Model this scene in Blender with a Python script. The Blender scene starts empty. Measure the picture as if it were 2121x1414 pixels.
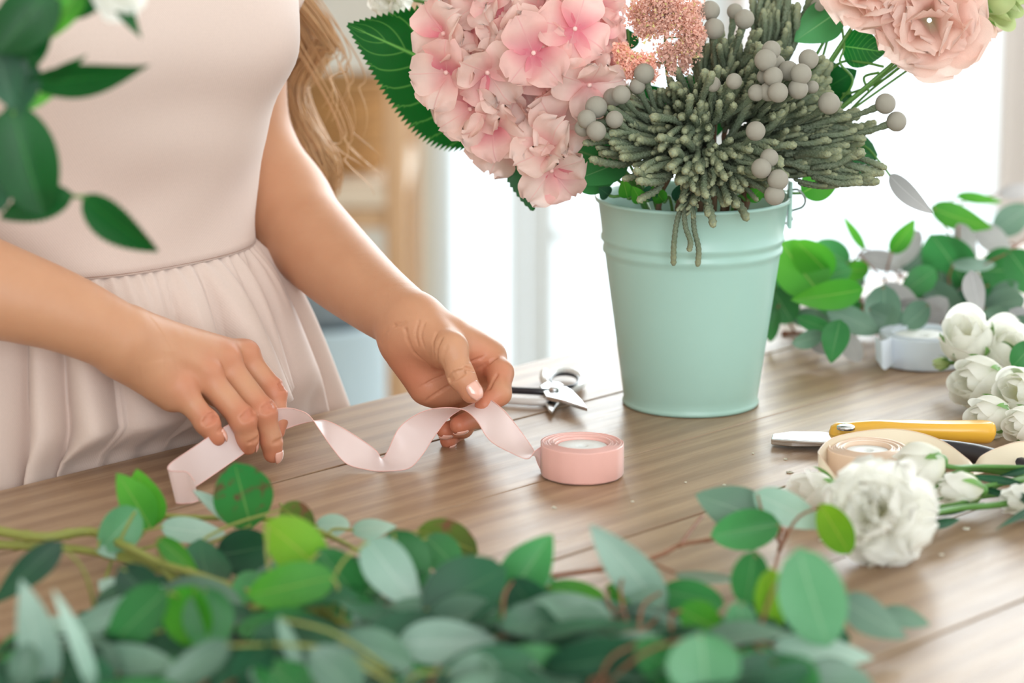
import bpy, math, random
import numpy as np
from mathutils import Vector, Matrix, Euler

random.seed(7)
rng = np.random.default_rng(11)
S = bpy.context.scene
COL = S.collection

# ------------------------------------------------------------------ camera
TZ = 0.86                       # table top height
FPX = 5892.0                    # focal length in pixels of the 2121 frame (100 mm)
CX, CY = 1060.5, 707.0
PITCH = math.radians(12.32)
CAMH = 0.505
CP, SP = math.cos(PITCH), math.sin(PITCH)
CAM = np.array([0.0, 0.0, TZ + CAMH])
cd = bpy.data.cameras.new('camera')
cam = bpy.data.objects.new('camera', cd)
COL.objects.link(cam)
cd.lens = 100.0
cd.sensor_width = 36.0
cam.location = CAM
cam.rotation_euler = (math.pi / 2 - PITCH, 0, 0)
cd.clip_start = 0.05
cd.clip_end = 100
cd.dof.use_dof = True
cd.dof.focus_distance = 2.0
cd.dof.aperture_fstop = 4.0
S.camera = cam

# ------------------------------------------------------------------ world, lights, exposure
w = bpy.data.worlds.new('world')
S.world = w
w.use_nodes = True
bg = w.node_tree.nodes['Background']
bg.inputs['Color'].default_value = (0.86, 0.95, 1.0, 1)
bg.inputs['Strength'].default_value = 1.4
S.view_settings.view_transform = 'Standard'
S.view_settings.look = 'None'
S.view_settings.exposure = 0.62
S.view_settings.gamma = 1.0
S.view_settings.use_curve_mapping = False

def area_light(name, loc, target, sx, sy, power, color):
    l = bpy.data.lights.new(name, 'AREA')
    l.shape = 'RECTANGLE'
    l.size, l.size_y = sx, sy
    l.energy = power
    l.color = color
    o = bpy.data.objects.new(name, l)
    COL.objects.link(o)
    o.location = loc
    d = Vector(target) - Vector(loc)
    o.rotation_euler = d.to_track_quat('-Z', 'Y').to_euler()
    return o

area_light('fill_light_front', (0.5, -2.3, 1.8), (0.8, 2.0, 0.95), 2.4, 2.0, 42, (0.97, 0.99, 1.0))  # added soft fill from behind the camera, no window stands there
area_light('window_light_back', (1.5, 5.4, 2.0), (0.3, 2.0, 0.9), 4.6, 1.9, 120, (0.94, 0.98, 1.0))

# ------------------------------------------------------------------ helpers
def V3(*a):
    return np.array(a, dtype=float)

def ray(px, py):
    x = (px - CX) / FPX
    y = -(py - CY) / FPX
    return np.array([x, CP + y * SP, -SP + y * CP])

def Q(px, py, Y):
    """world point seen at a photo pixel, at distance Y into the room"""
    d = ray(px, py)
    return CAM + d * (Y / d[1])

def P(px, py, h=0.0):
    """world point seen at a photo pixel, at height h above the table top"""
    d = ray(px, py)
    return CAM + d * ((TZ + h - CAM[2]) / d[2])

def MPP(Y):
    """metres per photo pixel at distance Y (near the table)"""
    return (Y * CP + 0.45 * SP) / FPX

def nrm(v):
    v = np.asarray(v, dtype=float)
    return v / (np.linalg.norm(v) + 1e-12)

def lin(c):
    out = []
    for v in c[:3]:
        v = v / 255.0
        out.append(v / 12.92 if v <= 0.04045 else ((v + 0.055) / 1.055) ** 2.4)
    return (out[0], out[1], out[2], 1.0)

WL = {}

def thing(name, label, cat, loc, group=None):
    o = bpy.data.objects.new(name, None)
    o.empty_display_size = 0.03
    COL.objects.link(o)
    o.location = Vector([float(x) for x in loc])
    o['label'] = label
    o['category'] = cat
    if group:
        o['group'] = group
    WL[o] = np.array(loc, dtype=float)
    return o

def tag(o, label, cat, group=None):
    o['label'] = label
    o['category'] = cat
    if group:
        o['group'] = group
    return o

def make_mesh(name, V, F, mat, uv=None, smooth=True):
    me = bpy.data.meshes.new(name)
    V = np.asarray(V, dtype=float)
    me.from_pydata([tuple(p) for p in V], [], [tuple(int(i) for i in f) for f in F])
    if mat is not None:
        for m in (mat if isinstance(mat, (list, tuple)) else [mat]):
            me.materials.append(m)
    if smooth:
        me.polygons.foreach_set('use_smooth', [True] * len(me.polygons))
    if uv is not None:
        ul = me.uv_layers.new(name='UVMap')
        li = np.zeros(len(me.loops), dtype=np.int32)
        me.loops.foreach_get('vertex_index', li)
        ul.data.foreach_set('uv', np.asarray(uv, dtype=np.float32)[li].ravel())
    me.update()
    return me

def part(name, V, F, mat, parent=None, uv=None, smooth=True, origin=None):
    """one mesh object; V in world coordinates"""
    V = np.asarray(V, dtype=float)
    c = np.array(origin, dtype=float) if origin is not None else (V.min(0) + V.max(0)) / 2
    me = make_mesh(name, V - c, F, mat, uv, smooth)
    o = bpy.data.objects.new(name, me)
    COL.objects.link(o)
    if parent is not None:
        o.parent = parent
        o.location = Vector(c - WL[parent])
    else:
        o.location = Vector(c)
    WL[o] = c
    return o

def inst(name, me, M, parent=None):
    """object from shared mesh data; M = world matrix"""
    o = bpy.data.objects.new(name, me)
    COL.objects.link(o)
    if parent is not None:
        o.parent = parent
        o.matrix_basis = Matrix.Translation(Vector(-WL[parent])) @ M
    else:
        o.matrix_basis = M
    return o

def frame_matrix(loc, z, spin=0.0, scale=1.0, xhint=None):
    z = nrm(z)
    h = np.array(xhint if xhint is not None else ([0, 0, 1] if abs(z[2]) < 0.9 else [1, 0, 0]), dtype=float)
    x = nrm(h - z * np.dot(h, z))
    y = np.cross(z, x)
    c, s = math.cos(spin), math.sin(spin)
    x2 = x * c + y * s
    y2 = -x * s + y * c
    M = Matrix(((x2[0], y2[0], z[0], loc[0]), (x2[1], y2[1], z[1], loc[1]), (x2[2], y2[2], z[2], loc[2]), (0, 0, 0, 1)))
    if np.isscalar(scale):
        scale = (scale,) * 3
    return M @ Matrix.Diagonal((scale[0], scale[1], scale[2], 1))

class MB:
    """collects pieces of one mesh"""
    def __init__(s):
        s.V, s.F, s.U, s.n = [], [], [], 0
    def add(s, V, F, U=None):
        V = np.asarray(V, dtype=float)
        s.V.append(V)
        s.F.extend([tuple(i + s.n for i in f) for f in F])
        s.U.append(np.zeros((len(V), 2)) if U is None else np.asarray(U))
        s.n += len(V)
        return s
    def get(s):
        return np.concatenate(s.V), s.F
    def obj(s, name, mat, parent=None, smooth=True, origin=None):
        return part(name, np.concatenate(s.V), s.F, mat, parent, np.concatenate(s.U), smooth, origin)

def catmull(pts, n):
    """smooth resample of a list of points (any dimension)"""
    p = np.asarray(pts, dtype=float)
    if len(p) == 2:
        t = np.linspace(0, 1, n)[:, None]
        return p[0] * (1 - t) + p[1] * t
    e = np.vstack([2 * p[0] - p[1], p, 2 * p[-1] - p[-2]])
    out = []
    for t in np.linspace(0, len(p) - 1 - 1e-9, n):
        i = int(t)
        f = t - i
        a, b, c, d = e[i], e[i + 1], e[i + 2], e[i + 3]
        out.append(0.5 * ((2 * b) + (-a + c) * f + (2 * a - 5 * b + 4 * c - d) * f * f + (-a + 3 * b - 3 * c + d) * f ** 3))
    return np.array(out)

def frames(path):
    n = len(path)
    T = np.gradient(path, axis=0)
    T /= np.linalg.norm(T, axis=1)[:, None] + 1e-12
    ref = np.array([0, 0, 1.0]) if abs(T[0][2]) < 0.9 else np.array([1.0, 0, 0])
    N = np.zeros_like(T)
    v = nrm(ref - T[0] * np.dot(ref, T[0]))
    for i in range(n):
        v = nrm(v - T[i] * np.dot(v, T[i]))
        N[i] = v
    return T, N, np.cross(T, N)

def tube(path, radii, k=8, flat=1.0, cap=True, prof=None):
    """tube along a path; radii per point; flat squashes the second axis"""
    path = np.asarray(path, dtype=float)
    n = len(path)
    if np.isscalar(radii):
        radii = [radii] * n
    T, N, B = frames(path)
    V, U = [], []
    for i in range(n):
        for j in range(k):
            a = 2 * math.pi * j / k
            r = radii[i] * (1.0 if prof is None else prof(i, j))
            V.append(path[i] + N[i] * math.cos(a) * r * flat + B[i] * math.sin(a) * r)
            U.append((j / k, i / max(1, n - 1)))
    F = []
    for i in range(n - 1):
        for j in range(k):
            F.append((i * k + j, i * k + (j + 1) % k, (i + 1) * k + (j + 1) % k, (i + 1) * k + j))
    if cap:
        V.append(path[0] - T[0] * radii[0] * 0.4)
        V.append(path[-1] + T[-1] * radii[-1] * 0.4)
        U += [(0, 0), (0, 1)]
        for j in range(k):
            F.append((n * k, (j + 1) % k, j))
            F.append((n * k + 1, (n - 1) * k + j, (n - 1) * k + (j + 1) % k))
    return np.array(V), F, np.array(U)

def lathe(prof, c, k=48, axis=None, close=False):
    """prof: (radius, height) pairs; c: world base"""
    V, F = [], []
    n = len(prof)
    for r, z in prof:
        for j in range(k):
            a = 2 * math.pi * j / k
            V.append((c[0] + r * math.cos(a), c[1] + r * math.sin(a), c[2] + z))
    for i in range(n - 1 + (1 if close else 0)):
        for j in range(k):
            a, b = i, (i + 1) % n
            F.append((a * k + j, a * k + (j + 1) % k, b * k + (j + 1) % k, b * k + j))
    return np.array(V), F

def box(lo, hi, bev=0.0):
    x0, y0, z0 = lo
    x1, y1, z1 = hi
    V = [(x0, y0, z0), (x1, y0, z0), (x1, y1, z0), (x0, y1, z0), (x0, y0, z1), (x1, y0, z1), (x1, y1, z1), (x0, y1, z1)]
    F = [(0, 3, 2, 1), (4, 5, 6, 7), (0, 1, 5, 4), (1, 2, 6, 5), (2, 3, 7, 6), (3, 0, 4, 7)]
    return np.array(V, dtype=float), F

def bevel(o, w, seg=2):
    m = o.modifiers.new('bevel', 'BEVEL')
    m.width = w
    m.segments = seg
    m.limit_method = 'ANGLE'
    return o

def uvsphere(c, r, nu=12, nv=8):
    """r scalar or 3-vector"""
    r = np.ones(3) * r
    V, F, U = [], [], []
    for i in range(nv + 1):
        th = math.pi * i / nv
        for j in range(nu):
            a = 2 * math.pi * j / nu
            V.append((c[0] + r[0] * math.sin(th) * math.cos(a), c[1] + r[1] * math.sin(th) * math.sin(a), c[2] + r[2] * math.cos(th)))
            U.append((j / nu, i / nv))
    for i in range(nv):
        for j in range(nu):
            F.append((i * nu + j, (i + 1) * nu + j, (i + 1) * nu + (j + 1) % nu, i * nu + (j + 1) % nu))
    return np.array(V), F, np.array(U)

def prism(poly, z0, z1):
    """extrude a polygon of world xy points between two heights"""
    n = len(poly)
    V = [(p[0], p[1], z0) for p in poly] + [(p[0], p[1], z1) for p in poly]
    F = [tuple(range(n))[::-1], tuple(range(n, 2 * n))]
    F += [(i, (i + 1) % n, n + (i + 1) % n, n + i) for i in range(n)]
    return np.array(V, dtype=float), F

# ------------------------------------------------------------------ materials
def new_mat(name):
    m = bpy.data.materials.new(name)
    m.use_nodes = True
    nt = m.node_tree
    return m, nt, nt.nodes['Principled BSDF'], nt.nodes['Material Output']

def N(nt, typ, **kw):
    n = nt.nodes.new(typ)
    for k, v in kw.items():
        setattr(n, k, v)
    return n

def ramp(nt, fac, stops):
    r = N(nt, 'ShaderNodeValToRGB')
    el = r.color_ramp.elements
    while len(el) < len(stops):
        el.new(0.5)
    for e, (p, c) in zip(el, stops):
        e.position = p
        e.color = c
    nt.links.new(fac, r.inputs['Fac'])
    return r.outputs['Color']

def mix(nt, fac, a, b, mode='MIX'):
    m = N(nt, 'ShaderNodeMix', data_type='RGBA', blend_type=mode)
    for s, v in ((m.inputs[0], fac), (m.inputs[6], a), (m.inputs[7], b)):
        if hasattr(v, 'node'):
            nt.links.new(v, s)
        else:
            s.default_value = v
    return m.outputs[2]

def coords(nt, kind='Object', scale=(1, 1, 1)):
    tc = N(nt, 'ShaderNodeTexCoord')
    mp = N(nt, 'ShaderNodeMapping')
    mp.inputs['Scale'].default_value = scale
    nt.links.new(tc.outputs[kind], mp.inputs['Vector'])
    return mp.outputs['Vector']

def noise(nt, vec, scale, detail=3, rough=0.55):
    n = N(nt, 'ShaderNodeTexNoise')
    n.inputs['Scale'].default_value = scale
    n.inputs['Detail'].default_value = detail
    n.inputs['Roughness'].default_value = rough
    nt.links.new(vec, n.inputs['Vector'])
    return n.outputs['Fac']

def bump(nt, height, strength, dist, bsdf):
    b = N(nt, 'ShaderNodeBump')
    b.inputs['Strength'].default_value = strength
    b.inputs['Distance'].default_value = dist
    nt.links.new(height, b.inputs['Height'])
    nt.links.new(b.outputs['Normal'], bsdf.inputs['Normal'])

def simple(name, rgb, rough=0.5, metal=0.0, var=0.08, scale=40, bumpd=0.0, sheen=0.0, spec=0.5, coat=0.0):
    m, nt, b, out = new_mat(name)
    v = coords(nt)
    f = noise(nt, v, scale)
    c = lin(rgb)
    lo = tuple(x * (1 - var) for x in c[:3]) + (1,)
    hi = tuple(min(1, x * (1 + var)) for x in c[:3]) + (1,)
    nt.links.new(mix(nt, f, lo, hi), b.inputs['Base Color'])
    b.inputs['Roughness'].default_value = rough
    b.inputs['Metallic'].default_value = metal
    b.inputs['Specular IOR Level'].default_value = spec
    b.inputs['Coat Weight'].default_value = coat
    if sheen:
        b.inputs['Sheen Weight'].default_value = sheen
    if bumpd:
        bump(nt, noise(nt, v, scale * 6), 0.5, bumpd, b)
    return m

def thin(name, rgb_a, rgb_b, trans=0.35, rough=0.5, midrib=None, tip=None, veins=0.0, randv=0.15, spec=0.4, patch=None, tcol=None):
    """leaf / petal: colour along UV y from a to b, light passes through"""
    m, nt, b, out = new_mat(name)
    uv = N(nt, 'ShaderNodeTexCoord')
    sp = N(nt, 'ShaderNodeSeparateXYZ')
    nt.links.new(uv.outputs['UV'], sp.inputs[0])
    col = ramp(nt, sp.outputs['Y'], [(0.05, lin(rgb_a)), (0.85 if tip is None else tip, lin(rgb_b))])
    vec = coords(nt)
    f = noise(nt, vec, 60)
    col = mix(nt, 0.35, col, mix(nt, f, (0.62, 0.62, 0.62, 1), (1.25, 1.25, 1.25, 1)), 'MULTIPLY')
    oi = N(nt, 'ShaderNodeObjectInfo')
    hsv = N(nt, 'ShaderNodeHueSaturation')
    mr = N(nt, 'ShaderNodeMapRange')
    mr.inputs['To Min'].default_value = 1 - randv
    mr.inputs['To Max'].default_value = 1 + randv
    nt.links.new(oi.outputs['Random'], mr.inputs['Value'])
    nt.links.new(mr.outputs[0], hsv.inputs['Value'])
    nt.links.new(col, hsv.inputs['Color'])
    col = hsv.outputs['Color']
    if patch:
        pf = noise(nt, vec, 90, 4)
        pr = ramp(nt, pf, [(0.55, (0, 0, 0, 1)), (0.62, (1, 1, 1, 1))])
        col = mix(nt, pr, col, lin(patch))
    if midrib or veins:
        # UV x: 0..1 across, 0.5 is the midrib
        ab = N(nt, 'ShaderNodeMath', operation='SUBTRACT')
        nt.links.new(sp.outputs['X'], ab.inputs[0])
        ab.inputs[1].default_value = 0.5
        a2 = N(nt, 'ShaderNodeMath', operation='ABSOLUTE')
        nt.links.new(ab.outputs[0], a2.inputs[0])
        # side veins run outward and forward
        ma = N(nt, 'ShaderNodeMath', operation='MULTIPLY_ADD')
        nt.links.new(a2.outputs[0], ma.inputs[0])
        ma.inputs[1].default_value = -0.55
        nt.links.new(sp.outputs['Y'], ma.inputs[2])
        mf = N(nt, 'ShaderNodeMath', operation='MULTIPLY')
        nt.links.new(ma.outputs[0], mf.inputs[0])
        mf.inputs[1].default_value = 9.0
        fr = N(nt, 'ShaderNodeMath', operation='PINGPONG')
        nt.links.new(mf.outputs[0], fr.inputs[0])
        fr.inputs[1].default_value = 0.5
        vr = ramp(nt, fr.outputs[0], [(0.0, (1, 1, 1, 1)), (0.07, (0, 0, 0, 1))])
        mm = ramp(nt, a2.outputs[0], [(0.0, (1, 1, 1, 1)), (0.022, (0, 0, 0, 1))])
        if veins:
            vv = N(nt, 'ShaderNodeMix', data_type='RGBA', blend_type='MULTIPLY')
            vv.inputs[0].default_value = 1
            nt.links.new(vr, vv.inputs[6])
            vv.inputs[7].default_value = (veins, veins, veins, 1)
            mm = mix(nt, 1.0, mm, vv.outputs[2], 'LIGHTEN')
        col = mix(nt, mm, col, lin(midrib or rgb_b))
        bump(nt, mm, 0.3, 0.0006, b)
    nt.links.new(col, b.inputs['Base Color'])
    b.inputs['Roughness'].default_value = rough
    b.inputs['Specular IOR Level'].default_value = spec
    tr = N(nt, 'ShaderNodeBsdfTranslucent')
    if tcol:
        nt.links.new(mix(nt, 1.0, col, lin(tcol), 'MULTIPLY'), tr.inputs['Color'])
    else:
        nt.links.new(col, tr.inputs['Color'])
    ms = N(nt, 'ShaderNodeMixShader')
    ms.inputs[0].default_value = trans
    nt.links.new(b.outputs[0], ms.inputs[1])
    nt.links.new(tr.outputs[0], ms.inputs[2])
    nt.links.new(ms.outputs[0], out.inputs['Surface'])
    return m

def wood(name, c1, c2, c3, rough=0.5, scale=1.0, var=0.12, axis='x'):
    m, nt, b, out = new_mat(name)
    sc = {'x': (1.0, 14.0, 14.0), 'z': (14.0, 14.0, 1.0), 'y': (14.0, 1.0, 14.0)}[axis]
    vec = coords(nt, 'Object', tuple(s * scale for s in sc))
    oi = N(nt, 'ShaderNodeObjectInfo')
    ad = N(nt, 'ShaderNodeVectorMath', operation='ADD')
    nt.links.new(vec, ad.inputs[0])
    sc2 = N(nt, 'ShaderNodeVectorMath', operation='SCALE')
    cb = N(nt, 'ShaderNodeCombineXYZ')
    for i in range(3):
        nt.links.new(oi.outputs['Random'], cb.inputs[i])
    nt.links.new(cb.outputs[0], sc2.inputs[0])
    sc2.inputs['Scale'].default_value = 37.0
    nt.links.new(sc2.outputs[0], ad.inputs[1])
    vec = ad.outputs[0]
    big = noise(nt, vec, 1.6, 3, 0.5)
    fine = noise(nt, vec, 14.0, 6, 0.7)
    wv = N(nt, 'ShaderNodeTexWave', wave_type='BANDS', bands_direction='Y')
    wv.inputs['Scale'].default_value = 0.9
    wv.inputs['Distortion'].default_value = 7.0
    wv.inputs['Detail'].default_value = 4.0
    wv.inputs['Detail Scale'].default_value = 0.8
    nt.links.new(vec, wv.inputs['Vector'])
    c = mix(nt, ramp(nt, big, [(0.35, (0, 0, 0, 1)), (0.68, (1, 1, 1, 1))]), lin(c1), lin(c2))
    c = mix(nt, ramp(nt, wv.outputs['Fac'], [(0.2, (0, 0, 0, 1)), (1.0, (0.55, 0.55, 0.55, 1))]), c, lin(c3))
    c = mix(nt, ramp(nt, fine, [(0.44, (0, 0, 0, 1)), (0.7, (0.5, 0.5, 0.5, 1))]), c, lin(c3))
    hsv = N(nt, 'ShaderNodeHueSaturation')
    mr = N(nt, 'ShaderNodeMapRange')
    mr.inputs['To Min'].default_value = 1 - var
    mr.inputs['To Max'].default_value = 1 + var
    nt.links.new(oi.outputs['Random'], mr.inputs['Value'])
    nt.links.new(mr.outputs[0], hsv.inputs['Value'])
    nt.links.new(c, hsv.inputs['Color'])
    nt.links.new(hsv.outputs['Color'], b.inputs['Base Color'])
    rr = N(nt, 'ShaderNodeMapRange')
    rr.inputs['To Min'].default_value = rough - 0.06
    rr.inputs['To Max'].default_value = rough + 0.1
    nt.links.new(fine, rr.inputs['Value'])
    nt.links.new(rr.outputs[0], b.inputs['Roughness'])
    bump(nt, fine, 0.35, 0.0006, b)
    return m

M = {}
M['table'] = wood('table_wood', (174, 144, 115), (160, 130, 102), (132, 102, 78), rough=0.36, var=0.06)
M['tabledark'] = simple('table_gap', (62, 44, 34), 0.8)
M['rack'] = wood('rack_wood', (222, 182, 142), (208, 164, 122), (188, 142, 102), rough=0.5, axis='z')
M['rackboard'] = wood('rack_board', (236, 222, 204), (226, 206, 184), (208, 184, 158), rough=0.5)
M['wall'] = simple('wall_paint', (226, 222, 214), 0.8, var=0.03, scale=6)
M['trim'] = simple('wall_trim', (214, 206, 192), 0.6, var=0.03, scale=6)
M['ceiling'] = simple('ceiling_paint', (238, 236, 232), 0.85, var=0.02, scale=6)
M['floor'] = wood('floor_wood', (212, 206, 196), (202, 196, 184), (180, 172, 160), rough=0.45)
M['window'] = simple('window_paint', (226, 232, 234), 0.4, var=0.02, scale=6)
M['mullion'] = simple('window_mullion_paint', (214, 204, 198), 0.45, var=0.02, scale=6)
M['mint'] = simple('mint_enamel', (168, 206, 194), 0.34, var=0.02, scale=12, coat=0.15)
M['wire'] = simple('steel_wire', (150, 155, 155), 0.3, metal=0.9)
M['steel'] = simple('blade_steel', (214, 216, 218), 0.22, metal=1.0, var=0.05)
M['black'] = simple('black_plastic', (42, 40, 46), 0.32, var=0.1)
M['yellow'] = simple('yellow_plastic', (244, 186, 62), 0.3, var=0.04, coat=0.3)
M['whiteplastic'] = simple('pale_grip_plastic', (226, 224, 222), 0.25, var=0.03, coat=0.4)
M['card'] = simple('white_card', (236, 238, 236), 0.7, var=0.04, scale=90, bumpd=0.0004)
M['basket'] = wood('woven_straw', (206, 160, 104), (186, 138, 84), (150, 104, 58), rough=0.7, scale=3)
M['tin'] = simple('pale_blue_tin', (188, 208, 218), 0.4, var=0.04)
M['dark'] = simple('dark_cloth', (120, 130, 136), 0.6)
M['vase'] = simple('white_ceramic', (235, 232, 226), 0.3, coat=0.3)

def glass():
    m, nt, b, out = new_mat('window_glass')
    t = N(nt, 'ShaderNodeBsdfTransparent')
    t.inputs['Color'].default_value = (0.97, 0.985, 0.985, 1)
    g = N(nt, 'ShaderNodeBsdfGlossy')
    g.inputs['Roughness'].default_value = 0.03
    fr = N(nt, 'ShaderNodeFresnel')
    fr.inputs['IOR'].default_value = 1.3
    ms = N(nt, 'ShaderNodeMixShader')
    nt.links.new(fr.outputs[0], ms.inputs[0])
    nt.links.new(t.outputs[0], ms.inputs[1])
    nt.links.new(g.outputs[0], ms.inputs[2])
    nt.links.new(ms.outputs[0], out.inputs['Surface'])
    return m
M['glass'] = glass()

def satin(name, rgb, trans=0.25, rough=0.28):
    m, nt, b, out = new_mat(name)
    vec = coords(nt, 'UV', (400, 8, 1))
    f = noise(nt, vec, 1.0, 2)
    c = lin(rgb)
    nt.links.new(mix(nt, f, tuple(x * 0.95 for x in c[:3]) + (1,), c), b.inputs['Base Color'])
    b.inputs['Roughness'].default_value = rough
    b.inputs['Sheen Weight'].default_value = 0.3
    b.inputs['Anisotropic'].default_value = 0.6
    bump(nt, f, 0.08, 0.0002, b)
    tr = N(nt, 'ShaderNodeBsdfTranslucent')
    tr.inputs['Color'].default_value = c
    ms = N(nt, 'ShaderNodeMixShader')
    ms.inputs[0].default_value = trans
    nt.links.new(b.outputs[0], ms.inputs[1])
    nt.links.new(tr.outputs[0], ms.inputs[2])
    nt.links.new(ms.outputs[0], out.inputs['Surface'])
    return m
M['pinkribbon'] = satin('pink_satin', (255, 232, 229), 0.3)
M['pinkroll'] = satin('pink_satin_roll', (253, 196, 186), 0.05, 0.25)
M['cream'] = satin('cream_satin', (252, 238, 212), 0.3)
M['creamroll'] = satin('cream_satin_roll', (252, 222, 196), 0.1)
M['whiteribbon'] = satin('white_satin', (226, 234, 244), 0.1)

def fabric(name, rgb):
    m, nt, b, out = new_mat(name)
    vec = coords(nt, 'Object')
    w1 = N(nt, 'ShaderNodeTexWave', wave_type='BANDS', bands_direction='DIAGONAL')
    w1.inputs['Scale'].default_value = 260
    w1.inputs['Distortion'].default_value = 0.6
    nt.links.new(vec, w1.inputs['Vector'])
    c = lin(rgb)
    f = noise(nt, vec, 500, 2)
    nt.links.new(mix(nt, f, tuple(x * 0.94 for x in c[:3]) + (1,), c), b.inputs['Base Color'])
    b.inputs['Roughness'].default_value = 0.72
    b.inputs['Sheen Weight'].default_value = 0.25
    b.inputs['Specular IOR Level'].default_value = 0.25
    bump(nt, w1.outputs['Fac'], 0.12, 0.0003, b)
    return m
M['dress'] = fabric('dress_fabric', (219, 197, 186))
M['seam'] = fabric('seam_thread', (168, 138, 124))

def skin():
    m, nt, b, out = new_mat('skin')
    vec = coords(nt)
    at = N(nt, 'ShaderNodeAttribute', attribute_name='flush')
    f = noise(nt, vec, 45, 4)
    c = mix(nt, f, lin((198, 142, 108)), lin((207, 155, 121)))
    c = mix(nt, at.outputs['Fac'], c, lin((199, 114, 87)))
    nt.links.new(c, b.inputs['Base Color'])
    b.inputs['Roughness'].default_value = 0.44
    b.inputs['Specular IOR Level'].default_value = 0.4
    b.inputs['Subsurface Weight'].default_value = 0.14
    b.inputs['Subsurface Radius'].default_value = (1.0, 0.35, 0.2)
    b.inputs['Subsurface Scale'].default_value = 0.006
    vo = N(nt, 'ShaderNodeTexVoronoi', feature='DISTANCE_TO_EDGE')
    vo.inputs['Scale'].default_value = 900
    nt.links.new(vec, vo.inputs['Vector'])
    n2 = noise(nt, vec, 260, 3)
    mm = N(nt, 'ShaderNodeMath', operation='ADD')
    nt.links.new(vo.outputs['Distance'], mm.inputs[0])
    nt.links.new(n2, mm.inputs[1])
    bump(nt, mm.outputs[0], 0.22, 0.0004, b)
    return m
M['skin'] = skin()
M['nail'] = simple('nail_polish', (236, 178, 160), 0.12, var=0.03, coat=1.0)
def hairmat():
    m, nt, b, out = new_mat('hair')
    vec = coords(nt, 'UV', (30, 2, 1))
    f = noise(nt, vec, 2.0, 3)
    nt.links.new(ramp(nt, f, [(0.3, lin((160, 104, 62))), (0.7, lin((246, 206, 154)))]), b.inputs['Base Color'])
    b.inputs['Roughness'].default_value = 0.4
    return m
M['hair'] = hairmat()

M['euc_green'] = thin('eucalyptus_green', (52, 120, 62), (70, 150, 82), 0.3, 0.45, midrib=(120, 170, 110), randv=0.2)
M['euc_bright'] = thin('eucalyptus_bright_green', (66, 150, 44), (90, 172, 52), 0.45, 0.45, midrib=(150, 190, 90))
M['euc_lime'] = thin('eucalyptus_lime', (130, 180, 34), (120, 186, 50), 0.5, 0.45, midrib=(180, 200, 80))
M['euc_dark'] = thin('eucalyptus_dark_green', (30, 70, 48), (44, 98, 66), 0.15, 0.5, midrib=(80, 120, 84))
M['euc_mid'] = thin('eucalyptus_mid_green', (92, 158, 108), (110, 172, 126), 0.28, 0.42, midrib=(150, 196, 150), spec=0.6)
M['euc_silver'] = thin('eucalyptus_silver', (150, 186, 166), (176, 206, 190), 0.2, 0.42, midrib=(196, 216, 200), spec=0.6)
M['euc_grey'] = thin('eucalyptus_grey_green', (92, 126, 106), (112, 148, 124), 0.2, 0.42, midrib=(140, 168, 144), spec=0.6)
M['euc_spot'] = thin('eucalyptus_spotted', (60, 134, 60), (52, 140, 70), 0.3, 0.5, midrib=(120, 170, 90), patch=(106, 92, 62))
M['euc_brown'] = thin('eucalyptus_browned', (104, 130, 52), (92, 110, 52), 0.3, 0.5, midrib=(170, 170, 80), patch=(128, 92, 66))
M['euc_mauve'] = thin('eucalyptus_mauve_grey', (168, 166, 166), (196, 194, 194), 0.3, 0.45, midrib=(206, 204, 204))
M['hyd_leaf'] = thin('hydrangea_leaf', (10, 108, 34), (8, 92, 28), 0.3, 0.42, midrib=(120, 190, 90), veins=0.5, randv=0.04)
M['dark_leaf'] = thin('rose_leaf', (8, 88, 32), (8, 80, 28), 0.25, 0.42, midrib=(50, 120, 50), veins=0.2)
M['stem_green'] = simple('green_stem', (86, 134, 58), 0.5, var=0.15)
M['stem_lime'] = simple('olive_stem', (146, 150, 74), 0.55, var=0.15)
M['stem_brown'] = simple('brown_stem', (146, 98, 72), 0.6, var=0.15)
M['hydra'] = thin('hydrangea_petal', (248, 190, 188), (254, 228, 218), 0.45, 0.55, tip=0.55, veins=0.12, midrib=(250, 205, 198), randv=0.05)
M['hydra_deep'] = thin('hydrangea_petal_deep', (242, 148, 164), (254, 214, 206), 0.45, 0.55, tip=0.7, veins=0.12, midrib=(248, 190, 190), randv=0.05)
M['eye'] = simple('floret_eye', (246, 206, 198), 0.5)
M['lisi'] = thin('lisianthus_petal', (252, 242, 218), (253, 224, 212), 0.45, 0.55, tip=0.5, randv=0.05)
M['whitepetal'] = thin('white_petal', (250, 248, 226), (255, 254, 248), 0.55, 0.55, tip=0.5, randv=0.02)
M['sepal'] = thin('sepal', (104, 150, 74), (120, 166, 86), 0.25, 0.5)
M['greenbud'] = thin('green_bud_petal', (190, 210, 130), (206, 222, 160), 0.35, 0.5)
def bruniamat():
    m, nt, b, out = new_mat('brunia_scale')
    uv = N(nt, 'ShaderNodeTexCoord')
    sp = N(nt, 'ShaderNodeSeparateXYZ')
    nt.links.new(uv.outputs['UV'], sp.inputs[0])
    c = ramp(nt, sp.outputs['Y'], [(0.0, lin((44, 56, 36))), (0.7, lin((92, 110, 78))), (0.97, lin((164, 166, 124)))])
    vo = N(nt, 'ShaderNodeTexVoronoi')
    vo.inputs['Scale'].default_value = 900
    nt.links.new(coords(nt), vo.inputs['Vector'])
    c = mix(nt, vo.outputs['Distance'], c, lin((132, 142, 120)))
    nt.links.new(c, b.inputs['Base Color'])
    b.inputs['Roughness'].default_value = 0.7
    bump(nt, vo.outputs['Distance'], 0.6, 0.0006, b)
    return m
M['brunia'] = bruniamat()
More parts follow.
